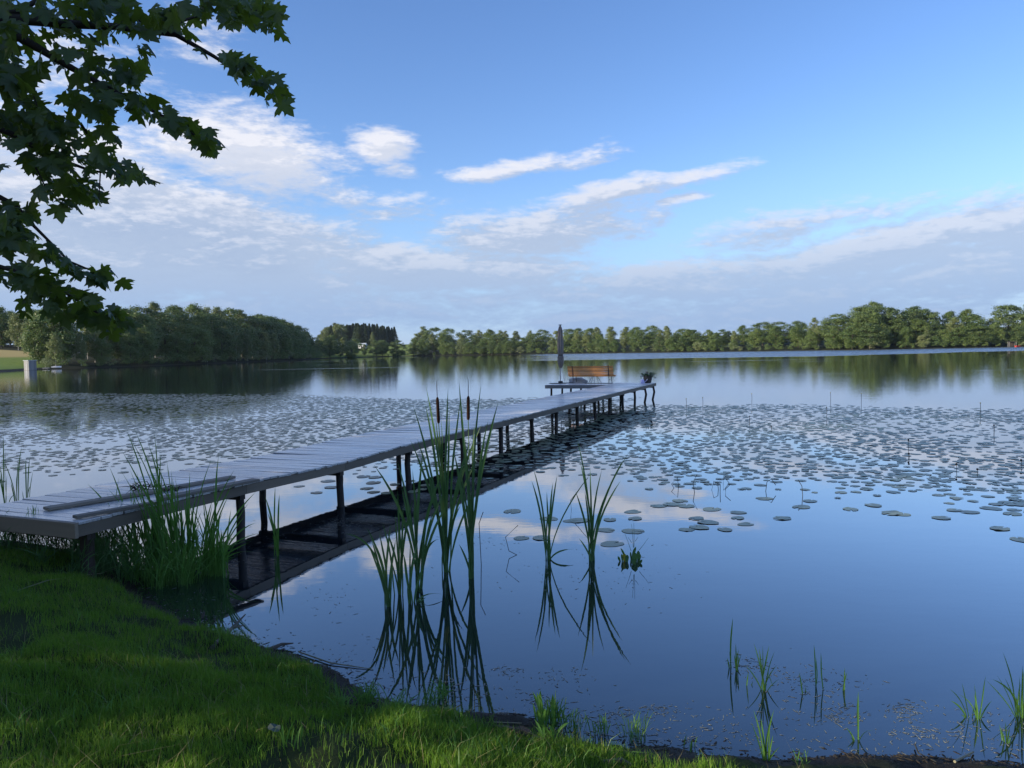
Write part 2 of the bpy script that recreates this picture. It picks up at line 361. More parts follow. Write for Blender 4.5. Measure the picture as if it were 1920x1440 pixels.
# ---------------------------------------------------------------- far trees
def crown_mesh(kind, seed, N=4200):
    r = np.random.default_rng(seed)
    if kind == 'round': nl, cz, rx, rz_, lr, cs = 84, .51, .33, .47, (.05, .13), .024
    elif kind == 'tall': nl, cz, rx, rz_, lr, cs = 84, .50, .24, .47, (.04, .105), .022
    elif kind == 'birch': nl, cz, rx, rz_, lr, cs = 84, .53, .17, .45, (.035, .08), .019
    elif kind == 'bush': nl, cz, rx, rz_, lr, cs = 26, .48, .46, .36, (.12, .2), .06
    if kind == 'spruce':
        n = N; z = r.random(n)**.85*.9+.08; R_ = (1-z)*.2+.012; tier = (np.sin(z*75+r.random(n)*1.2)*.5+.5)*.35+.7
        q = r.random(n)*2*np.pi; rr_ = R_*tier*np.sqrt(r.random(n)*.6+.4)
        P = np.stack([rr_*np.cos(q), rr_*np.sin(q), z-rr_*.25], -1); Nn = np.stack([np.cos(q)*.6, np.sin(q)*.6, np.full(n, .8)], -1)
        Nn += r.normal(0, .35, (n, 3)); cs = .03
        P[-1] = (0, 0, .985)
    else:
        uz = r.uniform(-1, 1, nl); q = r.random(nl)*2*np.pi; rad_ = rx*np.clip(1-np.abs(uz)**(2.2), .02, 1)**.6*(r.random(nl)**.38)
        if kind == 'birch': rad_ *= 1-.35*np.clip(uz, 0, 1)
        lrad = r.uniform(*lr, nl)*(1-.2*np.clip(uz, 0, 1))
        L = np.stack([rad_*np.cos(q), rad_*np.sin(q), uz*rz_*.92+cz], -1)
        L[:, :2] += r.normal(0, .02, (nl, 2))
        top = np.argmax(L[:, 2]+lrad); L[:, 2] *= (.985)/(L[top, 2]+lrad[top])
        if kind == 'bush': L[:, 2] = np.clip(L[:, 2], .12, None)
        k = r.choice(nl, N, p=lrad**2/(lrad**2).sum())
        d = r.normal(size=(N, 3)); d /= np.linalg.norm(d, axis=1)[:, None]; d[:, 2] = np.where(d[:, 2] < -.35, -d[:, 2], d[:, 2])
        sc = np.array([1, 1, .8 if kind in ('round', 'bush') else 1.15])
        bump = 1+.42*np.sin(d[:, 0]*7+k)*np.sin(d[:, 1]*6+k*2)*np.sin(d[:, 2]*7)
        P = L[k]+d*sc*(lrad[k]*r.uniform(.68, 1.08, N)*bump)[:, None]
        st = r.random(N) < .10; P[st] += d[st]*r.uniform(.01, .06, st.sum())[:, None]
        Nn = d+r.normal(0, .42, (N, 3))
    Nn /= np.linalg.norm(Nn, axis=1)[:, None]
    A = np.cross(Nn, r.normal(size=(len(P), 3))); A /= np.linalg.norm(A, axis=1)[:, None]; B = np.cross(Nn, A)
    s = cs*r.uniform(.55, 1.25, len(P))[:, None]; asp = r.uniform(.6, 1., len(P))[:, None]
    V = np.stack([P-A*s*.5, P-B*s*.5*asp, P+A*s*.5, P+B*s*.5*asp], 1).reshape(-1, 3)
    F_ = np.arange(len(P)*4).reshape(-1, 4)
    return mesh_np(kind+'_crown', V, F_)
def trunk_mesh(kind, seed):
    r = random.Random(seed); b = MB(); t = .018 if kind != 'birch' else .011
    top = .9 if kind in ('spruce', 'birch') else .7
    b.tube([(0, 0, -.05), (r.uniform(-.01, .01), 0, .25), (r.uniform(-.02, .02), r.uniform(-.02, .02), .5), (0, 0, top)], [t, t*.8, t*.55, t*.15], 6)
    if kind not in ('spruce', 'bush'):
        for k in range(5):
            q = r.uniform(0, 6.28); z = r.uniform(.28, .55); R_ = r.uniform(.1, .2) if kind == 'round' else r.uniform(.05, .1)
            b.tube([(0, 0, z), (R_*.5*math.cos(q), R_*.5*math.sin(q), z+.09), (R_*math.cos(q), R_*math.sin(q), z+.2)], [t*.5, t*.3, t*.1], 5)
    return b.mesh(kind+'_trunk')
bark = simple('bark', (.05, .042, .035), (.10, .09, .075), 1.5, .9, .1)
pale_bark = simple('pale_birch_bark', (.28, .27, .25), (.45, .44, .41), 1.5, .8, .2)
M_oak = leafmat('oak_leaves', (0.063, 0.108, 0.034), (0.113, 0.170, 0.046), (0.175, 0.214, 0.069), nscale=.25, trans=.22)
M_alder = leafmat('alder_leaves', (0.086, 0.146, 0.039), (0.151, 0.218, 0.059), (0.233, 0.253, 0.098), nscale=.25, trans=.25)
M_birch = leafmat('birch_leaves', (0.121, 0.166, 0.059), (0.194, 0.244, 0.086), (0.310, 0.310, 0.155), nscale=.3, trans=.25)
M_spruce = leafmat('spruce_needles', (0.034, 0.061, 0.030), (0.064, 0.098, 0.044), None, nscale=.3, trans=.1)
M_willow = leafmat('willow_leaves', (0.152, 0.203, 0.085), (0.237, 0.270, 0.118), None, nscale=.3, trans=.25)
KIND = {'oak': ('round', M_oak, bark, 'broad dark green oak'), 'alder': ('tall', M_alder, bark, 'upright mid green alder'), 'birch': ('birch', M_birch, pale_bark, 'slim pale green birch'),
        'spruce': ('spruce', M_spruce, bark, 'pointed dark spruce'), 'willow': ('round', M_willow, bark, 'pale grey-green willow')}
def crown_for(sp, i):
    kind, mat = KIND[sp][0], KIND[sp][1]; key = (sp, i)
    if key not in CR:
        me_ = crown_mesh(kind, hash_(sp)+i*13, 12500 if kind != 'spruce' else 4200); me_.materials.append(mat); CR[key] = me_
    return CR[key]
def hash_(s): return sum(ord(c)*(i+3) for i, c in enumerate(s))
CR, TR = {}, {}
def trunk_for(sp, i):
    key = (sp, i)
    if key not in TR:
        me_ = trunk_mesh(KIND[sp][0], hash_(sp)+i); me_.materials.append(KIND[sp][2]); TR[key] = me_
    return TR[key]
NTREE = [0]
def plant_tree(sp, x, y, h, wide, label, group, rs):
    t = empty(sp+'_tree', (x, y, hgt(x, y)-.1), rs.uniform(0, 6.28), label=label, cat='tree', group=group)
    w = h*wide*rs.uniform(.82, 1.22)
    link('crown', crown_for(sp, rs.randrange(4)), None, t, scale=(w, w*rs.uniform(.9, 1.1), h))
    link('trunk', trunk_for(sp, rs.randrange(2)), None, t, scale=(w*.9, w*.9, h))
    NTREE[0] += 1; return t
sil_u = [-200, 0, 40, 80, 120, 180, 240, 300, 340, 400, 450, 500, 535, 560, 590, 612, 630, 650, 700, 742, 752, 762, 800, 850, 900, 1000, 1040, 1100, 1150, 1200, 1240, 1290, 1340, 1400, 1440, 1500, 1550, 1590, 1640, 1680, 1720, 1760, 1800, 1860, 1900, 2000, 2300]
sil_v = [560, 571, 582, 577, 570, 574, 572, 571, 575, 572, 580, 590, 599, 612, 634, 616, 606, 607, 606, 612, 634, 613, 611, 614, 617, 618, 612, 613, 611, 609, 607, 615, 615, 609, 598, 597, 588, 576, 563, 578, 571, 584, 577, 573, 564, 558, 555]
def top_z(x, y):
    u, v = pj((x, y, 3.)); tv = np.interp(u, sil_u, sil_v); d = ray(u, tv); t = y/d[1]; return u, H+d[2]*t
def along(pts, step, rs):
    out = []; carry = 0.
    for a_, b_ in zip(pts[:-1], pts[1:]):
        a_, b_ = np.array(a_), np.array(b_); L_ = np.hypot(*(b_-a_)); t_ = (b_-a_)/L_; n_ = np.array([-t_[1], t_[0]])  # left of travel
        s_ = carry
        while s_ < L_: out.append((a_+t_*s_, n_)); s_ += step*rs.uniform(.75, 1.25)
        carry = s_-L_
    return out
rs = random.Random(11)
leftS = [(-117, 176), (-123, 196), (-116, 218), (-110.6, 235), (-106, 275), (-103, 310), (-98, 350), (-101, 385), (-108, 425)]
cenS = [(-108, 425), (-98, 470), (-76, 512), (-50, 500), (-20, 478), (13, 459), (48, 412), (77, 371)]
rigS = [(77, 371), (112, 335), (148, 306), (178, 303), (205, 304), (245, 292)]
def landmark(u):
    for lim, t_ in ((130, 'beside the boathouse'), (230, 'under the maple leaves'), (330, 'above the reed bed'), (430, 'right of the reed bed'), (540, 'above the middle of the pier'), (625, 'at its right end'), (752, 'at the clearing'), (850, 'just right of the clearing'),
                    (950, 'above the cattail heads'), (1040, 'left of the parasol'), (1160, 'behind the bench'), (1290, 'behind the flower pot'), (1420, 'right of the flower pot'), (1580, 'left of the tallest tree'), (1700, 'around the tallest tree'), (1850, 'right of the tallest tree')):
        if u < lim: return t_
    return 'near the red boat'
def forest(S, rows, mixf, place, group):
    for ri, (off, fac, step) in enumerate(rows):
        for p, n_ in along(S, step, rs):
            q = p+n_*(off+rs.uniform(-2, 2)); x, y = q
            if sdist(np.array([x]), np.array([y]))[0] < 2: continue
            u, zt = top_z(x, y)
            if u < -130 or u > 2060: continue
            g = hgt(x, y); D = math.hypot(x, y)
            if u < 62 and D < 255: continue
            if 606 < u < 752 and D < 640 and ri > 1: continue
            if 660 < u < 745 and ri == 0 and rs.random() < .35: continue
            if 672 < u < 712 and ri == 1: continue
            f = fac*(rs.uniform(.80, 1.06) if ri < 2 else rs.uniform(.9, 1.07) if u < 600 else rs.uniform(.95, 1.04))
            if 606 < u < 752: f = rs.uniform(.35, .6)*(1.25 if u < 655 else 1)
            h = (zt-g)*f
            if h < 3: continue
            sp = mixf(u, ri); wide = {'oak': 1.22, 'alder': 1.3, 'birch': 1.05, 'spruce': 1.2, 'willow': 1.2}[sp]*(1.08 if ri else 1)*(1.12 if u > 752 else 1)
            rown = ['front row', 'middle', 'skyline', 'back'][ri]
            plant_tree(sp, x, y, h, wide, KIND[sp][3]+', '+rown+' of the '+place+' wood, '+landmark(u), place+' wood, '+rown+', '+sp+', '+landmark(u), rs)
mixL = lambda u, r_: rs.choice(['alder', 'alder', 'oak', 'oak', 'birch'] if r_ == 0 else ['birch', 'birch', 'birch', 'alder', 'oak'] if u < 480 else ['oak', 'oak', 'alder'])
mixC = lambda u, r_: rs.choice(['oak', 'oak', 'alder', 'willow'] if r_ == 0 else ['oak', 'oak', 'alder', 'birch', 'birch'] if r_ < 3 else ['birch', 'spruce', 'alder'])
mixR = lambda u, r_: rs.choice(['alder', 'alder', 'oak', 'birch'] if r_ == 0 else ['oak', 'oak', 'alder', 'alder', 'birch'])
forest(leftS, [(3.2, .62, 8.5), (11, .84, 10), (20, 1.0, 9)], mixL, 'left', '')
forest(cenS, [(3, .58, 7.6), (13, .82, 10), (26, .98, 9.5)], mixC, 'centre', '')
forest(rigS, [(3, .56, 8.5), (11, .8, 10), (21, .97, 9)], mixR, 'right', '')
# wood behind the left meadow
for k in range(16):
    y = rs.uniform(262, 300); u = -120+k*13+rs.uniform(-4, 4); x = (u-960)/FP*y*1.0
    uu, zt = top_z(x, y); sp = rs.choice(['oak', 'alder', 'birch']); plant_tree(sp, x, y, (zt-hgt(x, y))*rs.uniform(.92, 1.06), 1.15, KIND[sp][3]+' behind the sunlit meadow on the left', 'wood behind the left meadow, '+sp, rs)
# conifers behind the centre clearing
for k in range(42):
    y = rs.uniform(640, 668) if k % 2 else rs.uniform(600, 630); u = 604+(k/41)*138+rs.uniform(-2, 2); x = (u-962)/FP*y
    uu, zt = top_z(x, y); sp = 'birch' if u < 655 and rs.random() < .6 else 'spruce'
    plant_tree(sp, x, y, (zt-hgt(x, y))*rs.uniform(.92, 1.05), 1.75 if sp == 'spruce' else 1.5, KIND[sp][3]+' in the tall stand behind the clearing', 'conifer stand behind the clearing, '+sp, rs)
# singled-out trees
def special(sp, u, v_base, v_top, wide, label, dz=0, y=None):
    if y is None: p = gp(u, v_base, dz)
    else: p = at_y(u, v_base, y)
    g = hgt(p[0], p[1]); d = ray(u, v_top); zt = H+d[2]*p[1]/d[1]
    return plant_tree(sp, p[0], p[1], zt-g, wide, label, None, rs)
special('alder', 112, 690.3, 566, 1.35, 'sunlit alder leaning over the water beside the grey boathouse')
special('birch', 681, 0, 622, .9, 'small pale lone tree in front of the dark conifers, above the small white house', y=575)
special('oak', 640, 0, 640, 1.3, 'rounded oak on the shore left of the bright clearing', y=445)
special('oak', 728, 0, 636, 1.3, 'bushy dark oak on the shore right of the clearing, beside the small shed', y=500)
special('alder', 665, 0, 645, 1.2, 'low round alder in the middle of the bright clearing', y=492)
special('oak', 1640, 0, 562, 1.0, 'tallest broad oak on the skyline of the right shore', y=335)
special('oak', 1720, 0, 571, 1.15, 'wide dark oak just right of the tallest tree on the right shore', y=335)
special('willow', 1735, 0, 626, 1.3, 'small pale rounded willow at the water on the right shore', y=305)
# shade trees on the left bank beyond the frame: they throw the shade that lies over pier and bank
for k, (x, y, h) in enumerate([(-20, 2, 15), (-24, 8, 17), (-33, 14, 18), (-40, 21, 19), (-48, 28, 20), (-56, 36, 21), (-64, 47, 22), (-74, 58, 22)]):
    plant_tree('alder', x, y, h, 1.3, 'tall alder on the near left bank that shades the pier', 'shade trees on the near left bank', rs)
# shrubs along the far waterline
bushm = [crown_mesh('bush', 900+i, 700) for i in range(3)]
for b_ in bushm: b_.materials.append(M_alder)
bushw = [crown_mesh('bush', 950+i, 700) for i in range(2)]
for b_ in bushw: b_.materials.append(M_willow)
for S, nm, st in ((leftS, 'left', 5.5), (cenS, 'centre', 6.), (rigS, 'right', 4.6)):
    for p, n_ in along(S, st, rs):
        q = p+n_*rs.uniform(.5, 1.4); u, _ = top_z(*q)
        if u < 66 or u > 2000: continue
        if 610 < u < 760 and rs.random() < .5: continue
        pale = rs.random() < .3; h = rs.uniform(2.2, 5.5) if not 610 < u < 760 else rs.uniform(1, 2.2)
        o = link('shore_shrub', rs.choice(bushw if pale else bushm), None, None, loc=(q[0], q[1], hgt(*q)-.2), rot=(0, 0, rs.uniform(0, 6)), scale=(h*1.1, h*1.1, h),
                 label=('pale yellow-green' if pale else 'dark green')+' shrub at the water on the '+nm+' shore, '+landmark(u), cat='shrub', group=nm+' shore shrubs, '+('pale, ' if pale else 'dark, ')+landmark(u))
print('TREES', NTREE[0])

# ---------------------------------------------------------------- far buildings and boats
grey_board = wood('weathered_grey_board', (.15, .16, .165), (.25, .26, .27), 2, gs=6.)
white_paint = simple('white_paint', (.6, .62, .64), (.75, .76, .78), 3, .5)
dark_metal = simple('dark_metal', (.02, .02, .022), (.04, .04, .042), 20, .45)
roof_m = simple('roof_sheet', (.35, .40, .46), (.45, .5, .55), 2, .5)
red_paint = simple('red_paint', (.35, .03, .02), (.45, .05, .03), 3, .4)
dark_wood = wood('dark_wet_wood', (.024, .019, .016), (.05, .041, .034), 2, gs=20.)
p = gp(52, 692.5, .25); bh = empty('boathouse', (p[0], p[1]+1.0, .25), rad(-34), label='small grey boarded boathouse at the edge of the sunlit meadow', cat='boathouse')
W_, Dp, Hh = 2.5, 1.7, 2.35
bm_ = MB(); bm_.quadbox((0, 0, -.35), W_/2+.15, Dp/2+.15, .12)
bm_.build('deck', dark_wood, bh)
plk = MB().quadbox((0, 0, 0), .115, .02, Hh/2).mesh('board'); plk.materials.append(grey_board)
for i in range(10):
    for sy in (-1, 1): link('board', plk, None, bh, loc=(-W_/2+.125+i*.25, sy*Dp/2, Hh/2-.23+rs.uniform(-.01, .01)))
for i in range(7):
    for sx in (-1, 1): link('board', plk, None, bh, loc=(sx*W_/2, -Dp/2+.12+i*.243, Hh/2-.23), rot=(0, 0, math.pi/2))
MB().quadbox((.12, -Dp/2-.035, Hh/2-.28), .05, .015, Hh/2-.05).build('door_trim', white_paint, bh)
MB().quadbox((0, 0, Hh-.2), W_/2+.12, Dp/2+.15, .05).build('roof', roof_m, bh)
for sx in (-1, 1):
    for sy in (-1, 1): MB().tube([(sx*W_/2*.9, sy*Dp/2*.9, -1.0), (sx*W_/2*.9, sy*Dp/2*.9, -.3)], .07, 6).build('post', dark_wood, bh)
p = gp(87, 692.3, 0)
def hull(L_, B_, Dd, n=8):
    b = MB()
    for i in range(n+1):
        t = i/n; w = B_/2*math.sin(math.pi*min(1, .12+t*.62+.02))**.8 if t > .0 else B_/2*.5
        w = B_/2*(1-(max(0, t-.35)/.65)**2.2); w = max(w, .01)
        x = (t-.5)*L_
        for k in range(7):
            q = math.pi*k/6; b.v.append((x, -w*math.cos(q), Dd*(1-math.sin(q)**.7)+.12*t**3*Dd))
    for i in range(n):
        for k in range(6): q = i*7+k; b.f.append((q, q+1, q+8, q+7))
    b.f.append(tuple(range(6, -1, -1)))
    return b
bt = empty('rowing_boat', (p[0]+.9, p[1]+3, .25), rad(8), label='white rowing boat moored beside the boathouse under the alder', cat='boat')
hull(2.3, 1.0, .42).build('hull', white_paint, bt); MB().quadbox((-.1, 0, .3), .12, .42, .02).build('seat', grey_board, bt)
MB().quadbox((0, .47, .46), 1.0, .02, .03).build('gunwale', white_paint, bt)
bt2 = empty('landing_stage', (p[0]-.4, p[1]+.5, 0), rad(5), label='tiny white floating landing stage next to the rowing boat', cat='dock')
for i in range(5): MB().quadbox((-.6+i*.3, 0, .3), .13, .5, .025).build('plank', white_paint, bt2)
for sx in (-.6, .6): MB().tube([(sx, -.3, -.3), (sx, -.3, .28)], .05, 6).build('post', dark_wood, bt2)
def cottage(loc, rz, L_, Dp, hw, hr, label, wallm, roofm):
    c = empty('cottage', loc, rz, label=label, cat='house')
    MB().quadbox((0, 0, hw/2), L_/2, Dp/2, hw/2).build('wall', wallm, c)
    b = MB(); e = .35
    b.v = [(-L_/2-e, -Dp/2-e, hw), (L_/2+e, -Dp/2-e, hw), (L_/2+e, 0, hw+hr), (-L_/2-e, 0, hw+hr), (-L_/2-e, Dp/2+e, hw), (L_/2+e, Dp/2+e, hw)]
    b.f = [(0, 1, 2, 3), (3, 2, 5, 4), (0, 3, 4), (1, 5, 2), (0, 4, 5, 1)]; b.build('roof', roofm, c)
    for x in (-L_*.3, L_*.25):
        w = MB().quadbox((x, -Dp/2-.02, hw*.55), .45, .03, .5).build('window', dark_metal, c)
    MB().quadbox((0, -Dp/2-.02, hw*.42), .42, .03, hw*.42).build('door', dark_wood, c); return c
q = at_y(680, 650, 560); cottage((q[0], 560, hgt(q[0], 560)-.1), rad(-12), 5.5, 4, 2.3, 1.7, 'small white cottage with pale roof at the top of the bright clearing', white_paint, roof_m)
q = gp(713, 668.6, 0); cottage((q[0], q[1]+3, hgt(q[0], q[1]+3)), rad(6), 2.6, 2, 1.9, .8, 'tiny pale shed by the water below the clearing', simple('pale_plank', (.4, .35, .27), (.5, .44, .35), 3), roof_m)
q = gp(1904, 650.9, 0); ht = empty('boat_shelter', (q[0], q[1]+2.0, .3), rad(-15), label='small dark open shelter at the water on the far right', cat='shelter')
for sx in (-1.2, 1.2):
    for sy in (-.7, .7): MB().tube([(sx, sy, -.4), (sx, sy, 1.9)], .06, 6).build('post', grey_board, ht)
MB().quadbox((0, 0, 1.95), 1.4, .95, .06).build('roof', dark_wood, ht); MB().quadbox((0, .7, .9), 1.2, .03, .95).build('back_wall', dark_wood, ht)
rb = empty('red_boat', (q[0]+.9, q[1]-.2, 0), rad(10), label='small red rowing boat in front of the dark shelter on the far right', cat='boat')
hull(2.4, 1.0, .55).build('hull', red_paint, rb); MB().quadbox((0, 0, .32), .12, .42, .02).build('seat', white_paint, rb)

# ---------------------------------------------------------------- pier
P0 = np.array([-4.61, 7.8]); P1 = np.array([7.07, 36.63]); PL = float(np.hypot(*(P1-P0))); pd = (P1-P0)/PL; pn = np.array([-pd[1], pd[0]]); pang = math.atan2(pd[1], pd[0])
PW = 1.9
def dz(s): return float(np.interp(s, [0, 2.77, 4.7, 7.1, 13.8, 22, 31.1], [.83, .815, .766, .80, .815, .828, .83]))
def pp(s, o, z): q = P0+pd*s+pn*o; return (q[0], q[1], z)
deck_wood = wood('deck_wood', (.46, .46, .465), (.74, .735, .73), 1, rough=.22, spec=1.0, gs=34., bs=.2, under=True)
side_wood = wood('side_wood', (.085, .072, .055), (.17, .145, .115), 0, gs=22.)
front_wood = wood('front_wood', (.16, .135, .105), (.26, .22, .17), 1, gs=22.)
pier = empty('pier', (P0[0], P0[1], 0), pang, label='long narrow grey plank pier on wooden posts reaching out over the lake', cat='pier')
# local frame of the pier: x along, y to the left (across)
PT = .034
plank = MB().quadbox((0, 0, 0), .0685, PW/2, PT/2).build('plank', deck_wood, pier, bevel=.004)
pmes = [plank.data]
for k in range(2):
    m2 = plank.data.copy(); bmk = bmesh.new(); bmk.from_mesh(m2)
    for v in bmk.verts:
        if v.co.y > 0: v.co.z += .006*(k*2-1); v.co.x *= 1.0-.03*k
        if v.co.y < 0: v.co.z += -.004*(k*2-1)
    bmk.to_mesh(m2); bmk.free(); pmes.append(m2)
nP = int(PL/.1445)
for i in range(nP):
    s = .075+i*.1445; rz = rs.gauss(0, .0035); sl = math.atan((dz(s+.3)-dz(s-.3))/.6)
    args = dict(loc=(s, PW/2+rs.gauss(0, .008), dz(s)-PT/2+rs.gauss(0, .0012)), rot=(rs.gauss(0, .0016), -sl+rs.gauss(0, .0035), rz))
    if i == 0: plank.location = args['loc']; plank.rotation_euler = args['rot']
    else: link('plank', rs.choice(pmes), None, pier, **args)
bents = [.22, 2.54, 4.87, 7.17, 9.52, 11.78, 14.0, 16.2, 18.35, 20.5, 22.6, 24.8, 26.95, 29.05, 31.0]
# side boards, joined end to end at the bents
for a_, b_ in zip([0]+bents[1:-1], bents[1:-1]+[PL]):
    for o_, nm in ((.035, 'side_board'), (PW-.035, 'side_board')):
        b = MB(); n = 3
        for i in range(n+1):
            s = a_+.003+(b_-a_-.006)*i/n; zt = dz(s)-PT-.004
            for (oy, zz) in ((-.022, zt-.125), (.022, zt-.125), (.022, zt), (-.022, zt)): b.v.append((s, o_+oy, zz))
        for i in range(n):
            for k in range(4): q = i*4; b.f.append((q+k, q+(k+1) % 4, q+4+(k+1) % 4, q+4+k))
        b.f += [(0, 3, 2, 1), (n*4, n*4+1, n*4+2, n*4+3)]
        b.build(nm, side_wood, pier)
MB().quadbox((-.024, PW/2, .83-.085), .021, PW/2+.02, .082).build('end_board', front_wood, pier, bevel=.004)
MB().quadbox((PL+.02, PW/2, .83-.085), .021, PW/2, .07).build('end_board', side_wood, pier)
for i, s in enumerate(bents):
    z = dz(s)-PT-.02
    MB().quadbox((s, PW/2, z-.135), .05, PW/2-.08, .055).build('crossbeam', dark_wood, pier)
    for o_ in (.14, PW-.14):
        if i == 0: r_, bot = .075, -.2
        else: r_, bot = (.057 if i < 9 else .052), -1.2
        dx, dy = rs.gauss(0, .03), rs.gauss(0, .03); bend = -.075 if (i >= 13 and o_ < 1) else rs.gauss(0, .012)
        pts = [(s+dx, o_+dy, bot), (s+dx*.7, o_+dy*.7-abs(bend)*.0, 0), (s+dx*.3-bend*.1, o_+dy*.3+bend, .38), (s, o_, z)]
        MB().tube(pts, [r_, r_*1.02, r_, r_*.93], 10).build('post', dark_wood, pier, smooth=True)
MB().tube([(0, 0, 0), (0, 0, .1)], .01, 6)
# side platform at the far end
S0, S1, O1 = 28.95, 31.05, 4.95
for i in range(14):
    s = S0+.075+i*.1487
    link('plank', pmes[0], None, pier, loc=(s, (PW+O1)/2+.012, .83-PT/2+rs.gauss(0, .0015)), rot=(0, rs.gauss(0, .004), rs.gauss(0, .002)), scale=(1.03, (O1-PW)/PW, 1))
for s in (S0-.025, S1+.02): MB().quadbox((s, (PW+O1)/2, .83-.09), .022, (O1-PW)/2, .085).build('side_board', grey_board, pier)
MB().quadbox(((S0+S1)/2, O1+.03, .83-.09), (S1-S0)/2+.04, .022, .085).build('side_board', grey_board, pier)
for s in (S0+.2, S1-.2):
    for o_ in (4.75, 3.75, 2.6):
        MB().tube([(s+.05, o_+.06, -1), (s, o_, .75)], [.055, .05], 10).build('post', dark_wood, pier, smooth=True)
MB().quadbox((S1-.25, 4.45, .845), .12, .35, .012).build('mat', dark_metal, pier)

# loose boards lying on the deck
def loose(u0, v0, u1, v1, wid, label, z=.83, name='loose_board'):
    a_ = gp(u0, v0, z); b_ = gp(u1, v1, z); L_ = np.linalg.norm(b_-a_)
    def sz(p_): s_ = (np.array(p_[:2])-P0)@pd; return dz(s_)
    za, zb = sz(a_)+.026, sz(b_)+.026; c = (a_+b_)/2
    o = MB().quadbox((0, 0, 0), L_/2, wid/2, .017).build(name, side_grey, None, bevel=.004, loc=(c[0], c[1], (za+zb)/2), label=label, cat='board')
    o.rotation_euler = (0, -math.atan2(zb-za, L_), math.atan2(b_[1]-a_[1], b_[0]-a_[0])); return o
side_grey = wood('loose_board_wood', (.12, .105, .085), (.23, .205, .175), 0, gs=26.)
loose(86, 958, 300, 922, .15, 'long thick loose board lying along the near end of the pier')
loose(305, 917, 437, 893, .12, 'loose board continuing the long one towards the lake', z=.85)
loose(140, 974, 290, 946, .10, 'short dark board lying at the right near corner of the pier')
loose(300, 938, 480, 901, .16, 'pale loose board along the right edge of the pier')
tw = MB(); r2 = random.Random(5)
for k in range(46):
    c = gp(r2.uniform(245, 335), r2.uniform(910, 921), .84); a_ = r2.uniform(0, 6.28); L_ = r2.uniform(.06, .22)
    tw.tube([(c[0], c[1], .835), (c[0]+math.cos(a_)*L_*.5, c[1]+math.sin(a_)*L_*.5, .85+r2.uniform(0, .05)), (c[0]+math.cos(a_)*L_, c[1]+math.sin(a_)*L_, .835+r2.uniform(0, .04))], [.006, .005, .002], 4)
tw.build('dead_weed_heap', simple('dead_weed', (.02, .016, .012), (.04, .03, .02), 30, .9), label='heap of dark dead weeds lying on the loose boards', cat='weeds', kind='stuff')

# ---------------------------------------------------------------- bench, parasol, things on the platform
warm_wood = wood('varnished_slat', (.52, .19, .05), (.70, .31, .10), 0, rough=.35, spec=.5, gs=18.)
def P3(s, o, z=.83): return pp(s, o, z)
bang = math.atan2(-pn[1], -pn[0])          # bench length runs across the pier
bc = P3(30.35, 3.05)
bench = empty('bench', bc, bang, label='orange varnished slatted bench facing the lake on the pier platform', cat='bench')
bl = 1.16
# local: x along length (to the right), y = away from camera? back towards camera is -y*sign
sg = 1 if (np.array([-math.sin(bang), math.cos(bang)])@pd) > 0 else -1
for i in range(5):
    z = .86-.1*i; y = -.28+.028*i
    MB().quadbox((0, sg*y, z-.03), bl, .012, .042).build('back_slat', warm_wood, bench, bevel=.006)
for i in range(5):
    MB().quadbox((.05, sg*(-.12+.1*i), .40), bl, .042, .014).build('seat_slat', warm_wood, bench, bevel=.006)
MB().quadbox((.08, sg*(-.17), .385), bl+.02, .015, .035).build('seat_rail', warm_wood, bench)
for x in (-bl*.78, bl*.80):
    b = MB()
    b.tube([(x, sg*-.295, .89), (x, sg*-.20, .42), (x, sg*-.17, .36)], .02, 6)
    b.tube([(x, sg*-.17, .37), (x, sg*.34, .37)], .018, 6)
    b.build('frame', dark_metal, bench)
    MB().tube([(x, sg*-.17, .38), (x+.02, sg*-.26, .015)], .016, 6).build('leg', dark_metal, bench)
    MB().tube([(x, sg*.3, .38), (x+.02, sg*.34, .015)], .016, 6).build('leg', dark_metal, bench)
    MB().tube([(x, sg*-.2, .2), (x, sg*.3, .2)], .01, 5).build('brace', dark_metal, bench)
for xa, xb in ((-.06, -.28), (-.02, -.14), (.14, .24), (.16, .40)):
    MB().tube([(.12*0+xa+.1, sg*.05, .38), (xb+.1, sg*(.05), .02)], .011, 5).build('brace', dark_metal, bench)
MB().quadbox((.35, sg*.03, .014), .72, .03, .012).build('floor_bar', dark_metal, bench)

canvas = simple('grey_brown_canvas', (.19, .165, .15), (.32, .28, .25), 9, .85, .2, .5, .02)
steel = simple('pale_steel', (.35, .37, .40), (.45, .47, .5), 20, .35, .5, .1, .001, metallic=.6)
q = at_y(1051, 716, P3(30.6, 4.45)[1]); par = empty('parasol', (q[0], P3(30.6, 4.45)[1], .83), 0, label='tall closed grey-brown parasol standing left of the bench on the platform', cat='parasol')
prof = [(r_*.84, z_) for r_, z_ in [(.03, .78), (.075, .80), (.13, .95), (.17, 1.12), (.155, 1.25), (.165, 1.32), (.13, 1.42), (.135, 1.5), (.155, 1.72), (.165, 1.95), (.155, 2.15), (.125, 2.4), (.115, 2.55), (.135, 2.62), (.10, 2.75), (.07, 2.86), (.04, 2.9)]]
cn = MB().lathe(prof, 32, (0.03, 0, 0), pleat=.22, npl=8, seed=3).build('canopy', canvas, par)
MB().lathe([(.118, 1.40), (.122, 1.46)], 20, (.03, 0, 0)).build('strap', dark_metal, par)
MB().lathe([(.03, 2.88), (.03, 2.93), (.085, 2.94), (.085, 2.97), (.02, 2.98)], 12, (.03, 0, 0)).build('finial', dark_metal, par)
MB().tube([(0, 0, 0), (0, 0, 2.9)], .024, 10).build('pole', steel, par)
MB().tube([(.06, 0, .82), (.22, .02, .1)], .012, 6).build('crank_rod', steel, par)
MB().quadbox((0, 0, .06), .11, .11, .06).build('base', dark_metal, par, bevel=.01)
